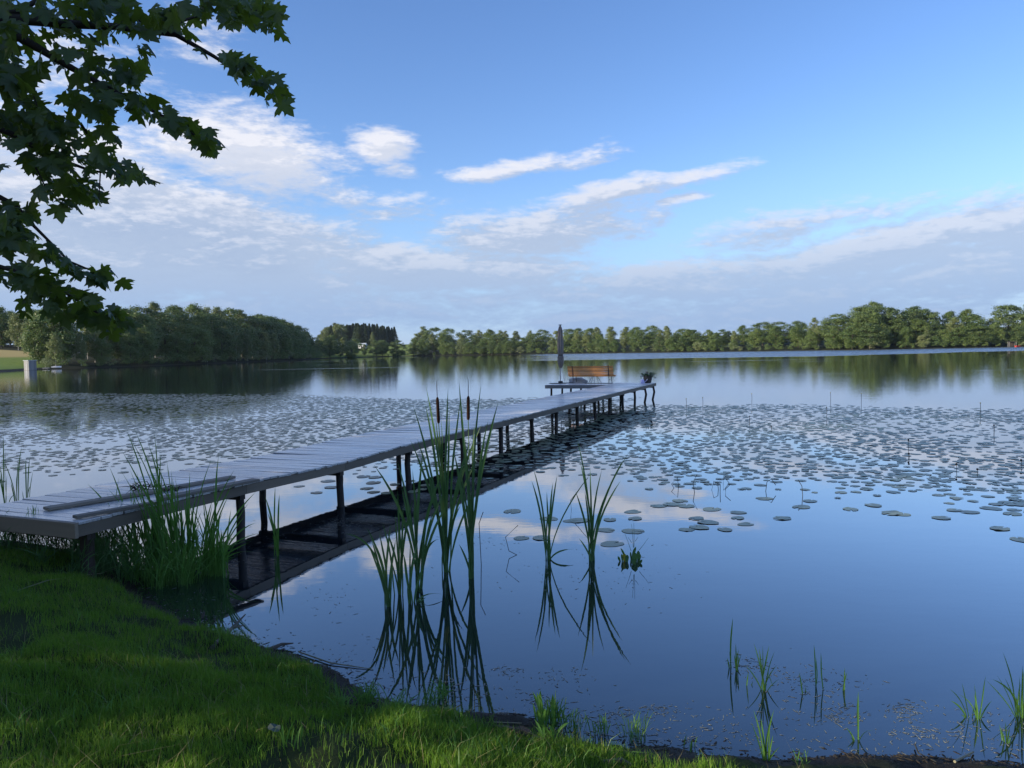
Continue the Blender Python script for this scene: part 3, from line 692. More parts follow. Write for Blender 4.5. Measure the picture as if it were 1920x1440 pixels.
MB().quadbox((-.15, -.05, .014), .42, .3, .012).build('base_plate', dark_metal, par)
# grey covered heap behind the bench
hp = MB(); n1_, n2_ = 12, 7
for i in range(n2_):
    f_ = i/(n2_-1)
    for k in range(n1_):
        q_ = 2*math.pi*k/n1_; rr2 = math.cos(f_*math.pi/2)**.5*(1+.15*math.sin(3*q_+i))
        hp.v.append((.5*rr2*math.cos(q_), .22*rr2*math.sin(q_), .24*math.sin(f_*math.pi/2)*(1+.15*math.sin(2*q_))))
for i in range(n2_-1):
    for k in range(n1_): hp.f.append((i*n1_+k, i*n1_+(k+1) % n1_, (i+1)*n1_+(k+1) % n1_, (i+1)*n1_+k))
hp.build('tarpaulin_bundle', simple('grey_tarp', (.25, .27, .3), (.42, .44, .47), 6, .6, .3, .8, .03), None, smooth=True, loc=P3(30.9, 3.95, .832), rot=(0, 0, bang), label='crumpled grey tarpaulin bundle under the left end of the bench', cat='tarpaulin')
sl = empty('swim_ladder', P3(31.0, 3.2), bang, label='low steel swimming ladder at the back edge of the platform, seen under the bench', cat='ladder')
for x in (-.12, .12): MB().tube([(x, .0, -.6), (x, 0, .28), (x*.8, sg*-.12, .36)], .014, 6).build('rail', steel, sl)
for z in (-.4, -.15, .1): MB().tube([(-.12, 0, z), (.12, 0, z)], .012, 6).build('rung', steel, sl)

# flower pot and watering can
pot_m = simple('dark_stone_pot', (.05, .045, .045), (.10, .09, .085), 12, .8, .3, .6, .01)
q = P3(30.75, .33); pot = empty('flower_pot', q, 0, label='dark round flower pot with leafy plants on the far right corner of the pier', cat='flower pot')
MB().lathe([(.14, 0), (.17, .05), (.205, .2), (.215, .34), (.225, .36), (.205, .37), (.19, .33)], 20).build('pot', pot_m, pot, smooth=True)
g_ = random.Random(8); pl = MB()
for k in range(150):
    a_ = g_.uniform(0, 6.28); R_ = g_.uniform(.05, .34)**1.0; z = .40+g_.uniform(-.12, .12)-max(0, R_-.2)*.5
    c = Vector((R_*math.cos(a_), R_*math.sin(a_), z)); d = Vector((math.cos(a_), math.sin(a_), g_.uniform(-.5, .9))).normalized(); L_ = g_.uniform(.08, .13)
    sd2 = Vector((-math.sin(a_), math.cos(a_), g_.uniform(-.4, .4)))
    pl.ribbon([c, c+d*L_*.5, c+d*L_+Vector((0, 0, -.015))], [.02, .085, .01], sd2)
pot_leaf = leafmat('pot_plant_leaves', (.035, .07, .02), (.06, .11, .03), nscale=8.)
pl.build('foliage', pot_leaf, pot, kind='stuff')
for k in range(7):
    a_ = g_.uniform(0, 6.28); MB().tube([(0, 0, .34), (.05*math.cos(a_), .05*math.sin(a_), .5), (.13*math.cos(a_), .13*math.sin(a_), .62+g_.uniform(-.08, .06))], [.006, .012, .004], 5).build('stem', simple('flower_stem', (.12, .10, .12), (.2, .17, .2), 9) if k == 0 else bpy.data.materials['flower_stem'], pot)
lilac = simple('lilac_plastic', (.50, .48, .80), (.56, .54, .86), 4, .4, .5, .05, .001)
q = P3(30.45, .52); wc = empty('watering_can', q, rad(-10), label='small lilac watering can standing in front of the flower pot', cat='watering can')
MB().lathe([(.085, 0), (.09, .02), (.078, .17), (.06, .19), (.055, .19)], 14).build('body', lilac, wc, smooth=True)
sp_ = MB().tube([(.07, 0, .04), (.14, 0, .09), (.21, 0, .18)], [.016, .012, .01], 8).build('spout', lilac, wc)
MB().tube([(.205, 0, .175), (.24, 0, .19)], [.012, .032], 8).build('rose', white_paint, sp_)
MB().tube([(-.06, 0, .18), (-.12, 0, .17), (-.13, 0, .10), (-.085, 0, .05)], .008, 6).build('handle', lilac, wc)

# ---------------------------------------------------------------- cattails, sedges, reeds
M_cat = leafmat('cattail_blades', (0.056, 0.135, 0.045), (0.088, 0.191, 0.056), None, rough=.45, trans=.25, nscale=2., tcol=(0.160, 0.319, 0.064), rv=.2)
M_reed = leafmat('reed_blades', (0.076, 0.186, 0.034), (0.119, 0.270, 0.051), None, rough=.45, trans=.3, nscale=2., tcol=(0.236, 0.473, 0.068), rv=.2)
M_dark = simple('dead_stalk', (.02, .022, .018), (.04, .042, .035), 20, .8)
M_head = simple('cattail_head', (.020, .011, .007), (.035, .018, .012), 60, .95, .1, .8, .004)
gs_ = random.Random(21)
def blade(base, tip, w, bow=.12, droop=0., seg=9):
    base = Vector(base); tip = Vector(tip); d = tip-base; hh = d.length
    lat = Vector((d.x, d.y, 0)); ctrl = base+Vector((lat.x*bow, lat.y*bow, d.z*.55+hh*droop)); wob = Vector((gs_.gauss(0, .012), gs_.gauss(0, .012), 0))*hh; kf = gs_.uniform(1.2, 2.6)
    pts = []; ws = []
    for i in range(seg+1):
        t = i/seg; pts.append(base*(1-t)**2+ctrl*2*t*(1-t)+tip*t*t+wob*math.sin(kf*math.pi*t)*(1-t)); ws.append(w*(.6+.55*min(1, t/.55))*(1 if t < .72 else max(.02, 1-((t-.72)/.28)**1.7)))
    side = Vector((1, gs_.uniform(-.6, .6), 0))
    return MB().ribbon(pts, ws, side, .12)
def cattail(name, ub, vb, tips, label, heads=(), w=.025, mat=None, depth=.25, cat='cattail', extra=0, zb=0., wid=.03):
    b = gp(ub, vb, zb); root = empty(name, tuple(b), 0, label=label, cat=cat); mat = mat or M_cat
    inv = Vector(b)
    for t in tips:
        u, v = t[0], t[1]; k = t[2] if len(t) > 2 else 0
        y = b[1]+gs_.uniform(-depth, depth)*.6; tp = at_y(u, v, max(y, .5)); 
        bs = Vector((gs_.gauss(0, wid*.5), gs_.gauss(0, wid*.5), -.12)); m_ = blade(bs, Vector(tp)-inv, w*gs_.uniform(.8, 1.15), gs_.uniform(.02, .16), k)
        m_.build('leaf', mat, root)
    hts = [Vector(at_y(t[0], t[1], b[1]))-inv for t in tips]
    mean = sum((h_.z for h_ in hts), 0)/max(1, len(hts))
    for k in range(extra):
        h_ = gs_.choice(hts); f_ = gs_.uniform(.35, .9); h_ = Vector((h_.x*f_*gs_.uniform(-.3, 1.2)+gs_.gauss(0, .05), h_.y*f_+gs_.gauss(0, .1), h_.z*f_))
        if gs_.random() < .22:
            h_ = Vector((h_.x+gs_.choice((-1, 1))*gs_.uniform(.08, .28)*h_.z, h_.y, h_.z*gs_.uniform(.45, .75))); blade(Vector((gs_.gauss(0, wid*.5), gs_.gauss(0, wid*.5), -.12)), h_, w*.8, .0, gs_.uniform(.3, .55)).build('leaf', mat, root); continue
        blade(Vector((gs_.gauss(0, wid*.5), gs_.gauss(0, wid*.5), -.12)), h_, w*gs_.uniform(.7, 1.0), gs_.uniform(.0, .2)).build('leaf', mat, root)
    for (ut, vt, u1, v1, u0, v0) in heads:
        T = Vector(at_y(ut, vt, b[1]))-inv; A_ = Vector(at_y(u1, v1, b[1]))-inv; B_ = Vector(at_y(u0, v0, b[1]))-inv
        mid = B_*.5; MB().tube([Vector((0, 0, -.1)), mid*.5+Vector((0, 0, 0)), mid, B_, (A_+B_)/2], [.007, .006, .006, .005, .005], 6).build('stem', mat, root)
        MB().tube([B_+(A_-B_)*t_ for t_ in (0, .03, .1, .9, .97, 1)], [.006, .015, .019, .018, .013, .006], 10).build('seed_head', M_head, root, smooth=True)
        dv = (A_-B_).normalized(); L_ = (T-A_).length
        MB().tube([A_, A_+dv*L_*.55, A_+dv*L_*.85+(T-A_)*.12-dv*L_*.1, T], [.004, .0035, .0025, .001], 6).build('spike', M_head, root)
    return root
z5 = lambda x, y: (640+x/2.3233, 680+y/2.3233)
z3 = lambda x, y: (x/3, 780+y/3)
def T5(*l): return [(*z5(t[0], t[1]), *(t[2:])) for t in l]
def T3(*l): return [(*z3(t[0], t[1]), *(t[2:])) for t in l]
cattail('cattail', *z5(458, 912), T5((365, 175), (368, 100), (465, 108), (470, 205), (520, 150), (310, 180), (330, 330), (565, 330), (610, 270), (300, 335), (520, 620, .1), (610, 385)), 'tallest cattail plant in the middle with a bent-tipped brown seed head',
        [(*z5(427, 70), *z5(418, 150), *z5(424, 265))], extra=6)
cattail('cattail', *z5(567, 940), T5((610, 85), (685, 165), (512, 75), (580, 265), (603, 548, .1), (640, 250), (540, 330), (490, 385)), 'slender single cattail right of the tallest one with an upright seed head',
        [(*z5(549, 64), *z5(553, 145), *z5(553, 250))], extra=5, wid=.025)
cattail('cattail', *z5(338, 985), T5((142, 445, .05), (245, 430), (310, 465), (355, 390), (410, 540), (395, 590), (262, 540), (440, 470), (460, 620)), 'broad cattail clump with arching leaf, left of the tallest cattail', extra=5)
cattail('cattail', *z5(258, 1010), T5((180, 700), (270, 620), (245, 555), (282, 700), (310, 600), (200, 735)), 'narrow cattail shoot standing behind the two left clumps', extra=3, w=.019)
cattail('cattail', *z5(208, 1062), T5((20, 745, .35), (112, 720), (115, 790), (165, 735), (237, 770), (130, 770), (215, 700)), 'lowest fan-shaped cattail, leftmost of the central group, one leaf bent flat', extra=4, w=.019)
cattail('cattail', *z5(303, 1045), T5((300, 790), (335, 770), (270, 830), (360, 880), (450, 1010, .45)), 'short pale cattail shoot between the two front clumps with a leaf drooping to the water', extra=5, w=.02)
cattail('cattail', *z5(898, 858), T5((835, 455), (828, 512), (941, 487), (922, 520), (1080, 492), (895, 560), (1018, 812, .3), (1010, 882, .35), (870, 600)), 'cattail fan in open water right of the tallest, with two bent leaves', extra=3, w=.019)
cattail('cattail', *z5(1092, 862), T5((1028, 335), (1020, 560), (1040, 430), (1135, 465), (1228, 422), (1218, 512), (1035, 765), (1086, 510), (1250, 395), (1060, 560)), 'widest spreading cattail, rightmost of the plants in open water', extra=4, w=.019)
cattail('cattail', 520, 1042, T3((1548, 395), (1572, 440), (1490, 450), (1503, 540)), 'thin upright reed standing alone in the dark reflection of the pier', extra=3, w=.018, mat=M_reed, cat='reed')
# sheltered reed bed beside the near end of the pier: separate plants
RB = [((960, 925), [(707, 70), (718, 95), (685, 195), (760, 330)]), ((1000, 905), [(757, 75), (865, 85), (830, 140), (940, 285)]), ((905, 905), [(905, 205), (905, 240), (870, 350)]),
      ((1090, 880), [(1190, 240), (1068, 310), (1050, 390)]), ((1165, 890), [(1230, 220), (1320, 300), (1325, 360), (1200, 380)]), ((1180, 875), [(1440, 425), (1470, 655, .2), (1290, 440), (1450, 690, .3)]),
      ((800, 850), [(615, 285), (490, 380), (640, 520)]), ((1030, 880), [(935, 235), (1000, 380), (1110, 420)])]
RB += [((740, 905), [(540, 560), (600, 470), (690, 520), (760, 420)]), ((1240, 900), [(1380, 560), (1300, 520), (1200, 470), (1440, 600, .2)]), ((860, 900), [(730, 300), (800, 420), (880, 460)]), ((620, 880), [(420, 640), (500, 560), (580, 600), (660, 560)])]
words = ['tallest of the reed bed, upright', 'forked', 'dense middle', 'leaning', 'long-leaved right', 'low arching outermost', 'left leaning', 'straight rear', 'short left', 'short right outer', 'inner bright', 'low leftmost']
for (bb, tt), wd in zip(RB, words):
    cattail('reed', *z3(*bb), T3(*tt), wd+' green reed clump beside the near end of the pier', extra=22, w=.017, mat=M_reed, cat='reed', wid=.12, depth=.35)
cattail('reed', *z3(690, 830), T3((600, 420), (560, 560), (720, 520), (650, 640), (760, 600), (670, 340)), 'dark tangled reed clump under the corner of the pier', extra=12, w=.010, mat=M_reed, cat='reed', wid=.3)
# reeds behind the pier at the far left
for (u, v, tt, lb) in ((10, 962, [(18, 100), (0, 270), (40, 330), (-30, 200)], 'tall reed at the left edge of the photo behind the pier'), (34, 960, [(122, 170), (60, 370), (100, 300)], 'dark upright reed behind the near left edge of the pier'),
                       (50, 958, [(145, 240), (168, 225), (125, 420)], 'pair of thin reed stalks behind the near left edge of the pier')):
    cattail('reed', u, v, T3(*tt), lb, extra=2, w=.016, mat=M_reed, cat='reed')
z6 = lambda x, y: (1280+x/3, 1100+y/3)
def T6(*l): return [(*z6(t[0], t[1]), *(t[2:])) for t in l]
SED = [((270, 455), [(282, 175), (262, 360), (250, 400)], 'thin tall stalk leftmost of the sedges at the lower right'), ((298, 470), [(298, 320), (315, 350), (290, 380)], 'short paired sedge sprout beside the thin tall stalk'),
       ((455, 580), [(430, 345), (450, 330), (487, 330), (520, 360), (425, 420)], 'bright green sedge fan in the shallows at lower right'), ((470, 985), [(397, 690), (515, 690), (440, 740), (490, 760)], 'bright forked sedge shoot at the muddy lower edge'),
       ((750, 555), [(738, 322), (752, 400)], 'thin dark reed stalk pair, left stalk'), ((780, 575), [(777, 370)], 'thin dark reed stalk pair, right stalk'), ((905, 585), [(912, 455), (925, 480)], 'very thin pale sedge stalk in the right shallows'),
       ((985, 865), [(920, 795, .2), (945, 850, .2), (988, 590)], 'small sprout with sideways leaves near the muddy edge'), ((1615, 735), [(1500, 575, .15), (1570, 540), (1505, 640, .2)], 'arching sedge left of the pair at the right edge'),
       ((1665, 745), [(1705, 500), (1640, 600), (1740, 640, .1), (1650, 640)], 'arching sedge with hooked leaf near the right edge'), ((1900, 735), [(1800, 365), (1740, 520, .2), (1810, 510), (1845, 600), (1918, 470), (1960, 420), (1990, 600)], 'large sedge tuft at the right edge of the photo'),
       ((1815, 880), [(1815, 760), (1790, 800), (1840, 790)], 'small sedge tuft in front of the large one at the right edge'), ((680, 600), [(655, 480), (690, 560)], 'tiny sedge sprout between the shallows stalks'),
       ((370, 560), [(370, 480), (395, 530)], 'tiny sprout below the leftmost thin stalk')]
for bb, tt, lb in SED: cattail('sedge', *z6(*bb), T6(*tt), lb, extra=max(0, len(tt)-2)*2, w=.009, mat=M_reed, cat='sedge', depth=.06, wid=.02)

# ---------------------------------------------------------------- lily pads
M_pad = None
def pad_mat(N):
    p = N.n('ShaderNodeNewGeometry'); n = N.noise(p.outputs['Position'], 9., 3, .6); ri = p.outputs['Random Per Island']; r_ = N.m('FRACT', N.m('ADD', ri, rnd(N)))
    c = N.mix(n, (.12, .175, .115), (.19, .25, .16)); c = N.mix(N.m('MULTIPLY', r_, .5), c, (.15, .17, .09)); c = N.mix(N.m('MULTIPLY', N.sm(n, .62, .72), .5), c, (.12, .10, .04))
    return principled(N, c, .34, .6, bump=n, bstr=.2, bdist=.02)
M_pad = material('lily_pad', pad_mat)
def pad_shape(r, seed, n=18):
    g = np.random.default_rng(seed); q = np.linspace(.16, 2*np.pi-.16, n)
    e = 1+.045*np.sin(q*3+g.random()*6)+.03*g.normal(size=n); x = np.cos(q)*e; y = np.sin(q)*e*g.uniform(.8, .9)
    up = np.where(g.random(n) < .06, .05, 0)*g.random()+.004*np.sin(q*2+g.random()*6)+.002
    V = np.vstack([[[.12, 0, .0]], np.stack([x*.6, y*.6, np.full(n, .008)], -1), np.stack([x, y, up], -1)])
    Fc = [(0, 1+i, 2+i) for i in range(n-1)]
    for i in range(n-1): a_, b_, c_, d_ = 1+i, 1+n+i, 2+n+i, 2+i; Fc += [(a_, b_, c_), (a_, c_, d_)]
    return V, np.array(Fc)
pads = []
def padn(x, y): return fbm(x*.22+40, y*.22+9, 3)
N0 = 170000
ys = rng.uniform(8.5, 58, N0); xs = rng.uniform(-46, 48, N0)
keep = np.abs(xs) < ys*.78+2; xs, ys = xs[keep], ys[keep]
rel = np.stack([xs, ys], -1)-P0; so = rel@pd; oo = rel@pn
nse = padn(xs, ys); n2_ = fbm(xs*.8+3, ys*.8+70, 2)
U_, V_ = (960+FP*((np.stack([xs, ys, np.full(len(xs), -H)], -1)@Rv)/(np.stack([xs, ys, np.full(len(xs), -H)], -1)@Fv)), 720-FP*((np.stack([xs, ys, np.full(len(xs), -H)], -1)@Uv)/(np.stack([xs, ys, np.full(len(xs), -H)], -1)@Fv)))
right = oo < 1.0
farR = np.interp(U_, [1000, 1240, 1500, 1920], [760, 757, 757, 765]); nearR = np.interp(U_, [600, 870, 1000, 1150, 1250, 1500, 1750, 1920, 2100], [900, 910, 905, 905, 925, 930, 955, 985, 1000])
dR = np.clip((V_-farR)/14, 0, 1)*np.clip((nearR-V_)/75, 0, 1)**1.3
farL = np.interp(U_, [0, 250, 560, 800, 1000], [731, 738, 738, 748, 744]); nearL = np.interp(U_, [-100, 0, 250, 500, 700, 1000], [900, 905, 890, 905, 905, 860])
dL = np.clip((V_-farL)/8, 0, 1)*np.clip((nearL-V_)/60, 0, 1)
dens_ = np.where(right, dR, dL*.7)
dens_ = np.where((oo > -1.5) & (oo < 2.5) & (so < 8), dens_*.15, dens_)
thr = np.clip(dens_*1.25*(.26+1.1*np.clip((nse-.32)*3, 0, 1))*(.5+n2_), 0, 1)
ok = rng.random(len(xs)) < thr
xs, ys = xs[ok], ys[ok]
# thin out overlaps with a grid
cell = {}; sel = []
for i in rng.permutation(len(xs)):
    key = (int(xs[i]//.20), int(ys[i]//.20))
    c_ = cell.get(key, 0)
    if c_ < 1: cell[key] = c_+1; sel.append(i)
xs, ys = xs[sel], ys[sel]
man = [(1230, 694), ]
manual = [(z, ) for z in ()]
zz = lambda x, y: (1220+x/2.743, 720+y/2.743)
extra = [zz(*q) for q in ((235, 692), (293, 712), (183, 750), (250, 738), (382, 750), (676, 692), (489, 722), (448, 690), (450, 662), (313, 645), (1028, 645), (1240, 665), (1300, 672), (1497, 690), (1798, 745), (1145, 625), (775, 633), (820, 603), (585, 590), (1560, 650), (1640, 660), (1750, 640), (1860, 668), (183, 628), (110, 620), (40, 628), (150, 602), (1905, 802))]
extra += [z5(*q) for q in ((745, 648), (785, 765), (872, 765), (1000, 690), (1150, 730), (1180, 790), (1270, 735), (1280, 680), (1270, 650), (905, 680), (1035, 688), (1170, 685))]
z4 = lambda x, y: (400+x/3.2, 760+y/3.2)
extra += [z4(*q) for q in ((690, 455), (710, 493), (620, 525), (515, 487), (900, 428), (975, 432), (920, 500), (960, 465), (960, 522), (1040, 528), (1090, 475), (1180, 455), (1200, 520), (1270, 480), (1250, 505))]
ex = np.array([gp(u, v, 0)[:2] for u, v in extra])
rel = np.stack([xs, ys], -1)-P0; so = rel@pd; oo = rel@pn
cl = ~((so > -.5) & (so < 31.3) & (((np.abs(oo-.14) < .16) | (np.abs(oo-1.76) < .16)) & (np.abs((so % 2.25)-.2) < .2)))
xs, ys = xs[cl], ys[cl]
xs = np.concatenate([ex[:, 0], xs]); ys = np.concatenate([ex[:, 1], ys]); sz = rng.uniform(.055, .125, len(xs))*np.where(ys > 25, 1.1, 1); sz[:len(ex)] = rng.uniform(.11, .17, len(ex))
order = np.argsort(-(sz/np.maximum(ys, 1))**1 * ((np.abs(xs) < ys*.70)*1.0+.001)); xs, ys, sz = xs[order], ys[order], sz[order]
print('PADS', len(xs))
padmesh = []
for k in range(8):
    V, Fc = pad_shape(1, 50+k); me_ = mesh_np('lily_pad', V, Fc); me_.materials.append(M_pad); padmesh.append(me_)
for i in range(min(298, len(xs))):
    u, v = pj((xs[i], ys[i], 0)); o_ = (np.array([xs[i], ys[i]])-P0)@pn
    size = 'small' if sz[i] < .095 else 'broad' if sz[i] > .12 else 'middle-sized'
    if o_ > 1.9: lb = size+' green lily pad floating left of the pier, '+('near the reed bed' if u < 400 else 'beside the middle of the pier' if u < 700 else 'beside the far half of the pier')
    elif o_ > -1.6 and ys[i] > 9: lb = size+' green lily pad in dark water close under the pier, '+('behind the central cattails' if u < 930 else 'near its middle posts' if u < 1060 else 'near its far posts')
    else:
        row = 'at the near edge' if ys[i] < 11.5 else 'a little inside' if ys[i] < 14 else 'farther inside'
        wh = ('left of the right cattails' if u < 1010 else 'behind the two right cattails' if u < 1170 else 'left of the bent stems' if u < 1310 else 'around the bent stems' if u < 1440 else 'right of the bent stems' if u < 1600 else 'right of centre' if u < 1760 else 'by the right photo edge')
        lb = size+' lily pad '+row+' of the right-hand field, '+wh
    link('lily_pad', padmesh[i % 8], None, None, loc=(xs[i], ys[i], .004+.0008*(i % 7)), rot=(0, 0, rs.uniform(0, 6.28)), scale=(sz[i],)*3, label=lb, cat='lily pad', group='lily pads, '+lb)
rx, ry, rz2 = xs[298:], ys[298:], sz[298:]
Vs = []; Fs = []; nb = 0
base8 = [pad_shape(1, 50+k, 10) for k in range(8)]
for k in range(8):
    V, Fc = base8[k]; m_ = np.arange(len(rx)) % 8 == k; n_ = m_.sum(); q = rng.random(n_)*6.28; s_ = rz2[m_]
    c_, sn = np.cos(q)[:, None], np.sin(q)[:, None]
    tilt = rng.normal(0, .03, (n_, 1))
    X_ = (V[None, :, 0]*c_-V[None, :, 1]*sn)*s_[:, None]+rx[m_][:, None]; Y_ = (V[None, :, 0]*sn+V[None, :, 1]*c_)*s_[:, None]+ry[m_][:, None]
    Z_ = V[None, :, 2]*s_[:, None]+.004+.001*(np.arange(n_) % 7)[:, None]
    Vs.append(np.stack([X_, Y_, Z_], -1).reshape(-1, 3)); Fs.append((Fc[None]+(np.arange(n_)*len(V))[:, None, None]).reshape(-1, 3)+nb); nb += n_*len(V)
link('lily_pad_field', mesh_np('lily_pad_field', np.vstack(Vs), np.vstack(Fs)), M_pad, None, label='field of countless small lily pads covering the lake on both sides of the pier', cat='lily pads', kind='stuff')
# flower stalks and bent dead stems among the pads
M_bud = simple('lily_bud', (.25, .22, .03), (.35, .3, .05), 9, .5)
for k, (u, v, hh) in enumerate([zz(520, 98)+(.4,), zz(925, 95)+(.42,), zz(1083, 100)+(.42,), zz(905, 165)+(.3,), zz(268, 120)+(.4,), zz(183, 120)+(.35,), zz(1325, 345)+(.25,), zz(508, 208)+(.25,), zz(1695, 150)+(.35,), zz(1765, 262)+(.25,), zz(1572, 452)+(.14,), zz(1680, 458)+(.06,), zz(1905, 425)+(.12,), zz(620, 232)+(.08,), zz(1328, 385)+(.1,)]):
    b = gp(u, v, 0); t = empty('water_lily_stalk', tuple(b), 0, label='thin upright yellow water lily bud stalk among the pads right of the pier', cat='water plant', group='lily bud stalks standing above the pads')
    MB().tube([(0, 0, -.1), (.01, 0, hh*.6), (.0, 0, hh)], .008 if b[1] > 20 else .005, 5).build('stalk', M_dark, t)
    MB().lathe([(.004, hh-.01), (.02, hh+.005), (.022, hh+.02), (.008, hh+.035)], 8).build('bud', M_bud if hh > .3 else M_dark, t)
for k, (pts, lb) in enumerate([([(310, 545), (325, 500), (345, 510), (350, 563)], 'bent dark stem forming an arch among the pads'), ([(357, 563), (358, 515)], 'short straight dark stem beside the arch'), ([(372, 512), (375, 475), (408, 514)], 'dark stem folded to a sharp tip behind the arch'),
                          ([(130, 535), (107, 515), (138, 482), (143, 535)], 'bent dark stem drawing a small triangle left of the arch'), ([(590, 552), (598, 505), (620, 488), (643, 520)], 'thin dark stem curving over right of the arch'), ([(385, 560), (385, 540), (410, 515)], 'thin looping stem right of the arch'),
                          ([(228, 558), (218, 510), (238, 465)], 'thin slanting stem left of the arch'), ([(783, 575), (778, 525), (760, 495)], 'thin leaning stem far right of the arch')]):
    b0 = gp(*zz(*pts[0]), 0); P_ = [tuple(at_y(*zz(*q), b0[1]+.02*i)) for i, q in enumerate(pts)]; P_[0] = tuple(b0-[0, 0, .05])
    MB().tube(P_, .006, 5).build('dead_stem', M_dark, None, label=lb, cat='water plant')
for pts, lb in (([(610, 880), (600, 700), (618, 650)], 'thin dark broken leaf hanging beside the single cattail'), ([(785, 838), (730, 820), (715, 760), (770, 708)], 'thin curled stem loop floating in open water'), ([(1003, 640), (998, 600), (1075, 500)], 'thin stem leaning beside the right cattails')):
    b0 = gp(*z5(*pts[0]), 0); P_ = [tuple(at_y(*z5(*q), b0[1]+.02*i)) for i, q in enumerate(pts)]; P_[0] = tuple(b0-[0, 0, .03])
    MB().tube(P_, .0045, 5).build('dead_stem', M_dark, None, label=lb, cat='water plant')
# floating leafy water plant with one yellow leaf
b = gp(1182, 1052, 0); wp = empty('water_plant', tuple(b), 0, label='leafy water plant with one yellow leaf in open water right of the cattails', cat='water plant')
yl = leafmat('yellow_leaf', (.30, .28, .03), (.4, .36, .05)); z7 = lambda x, y: (1100+x/12, 980+y/12)
for (x, y, x0, y0, w_, m_) in ((765, 570, 890, 800, .022, M_cat), (845, 690, 860, 830, .05, yl), (700, 755, 760, 830, .025, M_cat), (785, 700, 800, 830, .02, M_cat), (915, 720, 900, 850, .04, M_cat), (1110, 540, 1020, 780, .03, M_cat), (985, 650, 1000, 790, .02, M_cat), (1090, 670, 1090, 850, .055, M_cat),
                               (1160, 625, 1170, 780, .035, M_cat), (1215, 710, 1180, 820, .02, M_cat), (1250, 830, 1180, 880, .03, M_cat), (1050, 800, 1060, 900, .05, M_cat)):
    a_ = Vector(gp(*z7(x0, y0+40), 0))-Vector(b); t_ = Vector(at_y(*z7(x, y), b[1]+a_.y))-Vector(b)
    blade(a_-Vector((0, 0, .02)), t_, w_, .3).build('leaf', m_, wp)
for (x, y, x0, y0) in ((860, 250, 1000, 640), (1060, 0, 1065, 560), (1390, 340, 1180, 620), (1010, 30, 1050, 560), (930, 330, 1010, 450), (1150, 320, 1090, 420)):
    a_ = Vector(at_y(*z7(x0, y0), b[1]))-Vector(b); t_ = Vector(at_y(*z7(x, y), b[1]))-Vector(b)
    MB().tube([a_, (a_+t_)/2+Vector((.003, 0, 0)), t_], [.003, .002, .0015], 4).build('stem', M_cat, wp)

# ---------------------------------------------------------------- near bank: grass, weeds, debris
M_grass = leafmat('lawn_grass', (0.064, 0.157, 0.018), (0.136, 0.270, 0.029), (0.241, 0.327, 0.049), rough=.55, trans=.35, nscale=.9, tcol=(0.227, 0.427, 0.029), spec=.25)
def grass_field(n, box, hmin, hmax, wmin, wmax, zmin, densf, seg=2, lean=.45):
    x = rng.uniform(box[0], box[1], n); y = rng.uniform(box[2], box[3], n)
    k = densf(x, y); z = height(x, y); m_ = (rng.random(n) < k) & (z > zmin+fbm(x*3, y*3, 2)*.10-.05); x, y, z = x[m_], y[m_], z[m_]; n = len(x)
    h = rng.uniform(hmin, hmax, n)*(.55+.9*fbm(x*1.7+8, y*1.7, 3)); w = rng.uniform(wmin, wmax, n); q = rng.random(n)*6.28; l = rng.gamma(2, lean/2, n)*h
    dx, dy = np.cos(q), np.sin(q); q2 = rng.random(n)*3.14; sx, sy = np.cos(q2)*w/2, np.sin(q2)*w/2
    B0 = np.stack([x-sx, y-sy, z-.01], -1); B1 = np.stack([x+sx, y+sy, z-.01], -1)
    M0 = np.stack([x+dx*l*.3-sx*.8, y+dy*l*.3-sy*.8, z+h*.6], -1); M1 = np.stack([x+dx*l*.3+sx*.8, y+dy*l*.3+sy*.8, z+h*.6], -1)
    T_ = np.stack([x+dx*l, y+dy*l, z+h], -1)
    V = np.stack([B0, B1, M1, M0, T_], 1).reshape(-1, 3); i5 = np.arange(n)[:, None]*5
    return V, np.concatenate([i5+[0, 1, 2], i5+[0, 2, 3], i5+[3, 2, 4]], 0), n
def inview(x, y): return (np.abs(x) < y*.72+.3)
def gd(x, y):
    s = sdist(x, y); bare = fbm(x*1.1+2, y*1.1+3, 3)
    return inview(x, y)*np.clip((s-.05-.2*(x > -.5)-.38*np.clip(x-.1, 0, 3))/.3, 0, 1)*np.where(y > 5.6, .55, 1)*np.clip((bare-.37)*6+(y < 4.8)*.6, .05, 1)
V, Fc, n = grass_field(520000, (-6.5, 2.4, 2.2, 9.0), .035, .075, .0022, .0042, .10, gd)
print('GRASS', n)
link('lawn_grass', mesh_np('lawn_grass', V, Fc), M_grass, None, label='short green grass covering the shaded bank in the lower left', cat='grass', kind='stuff')
V, Fc, n = grass_field(9000, (-6.5, 2.0, 2.2, 9.0), .05, .11, .002, .0035, .08, gd, lean=1.3)
link('dead_grass', mesh_np('dead_grass', V, Fc), simple('dead_grass', (.14, .13, .06), (.26, .23, .11), 9, .8), None, label='thin scatter of dry straw coloured blades in the lawn', cat='grass', kind='stuff')
V, Fc, n = grass_field(16000, (-6.5, 2.0, 2.2, 9.0), .07, .13, .004, .007, .08, lambda x, y: gd(x, y)*(fbm(x*2.3+11, y*2.3+4, 2) > .56), lean=.7)
link('coarse_grass', mesh_np('coarse_grass', V, Fc), M_reed, None, label='coarser longer grass blades growing in patches through the lawn', cat='grass', kind='stuff')
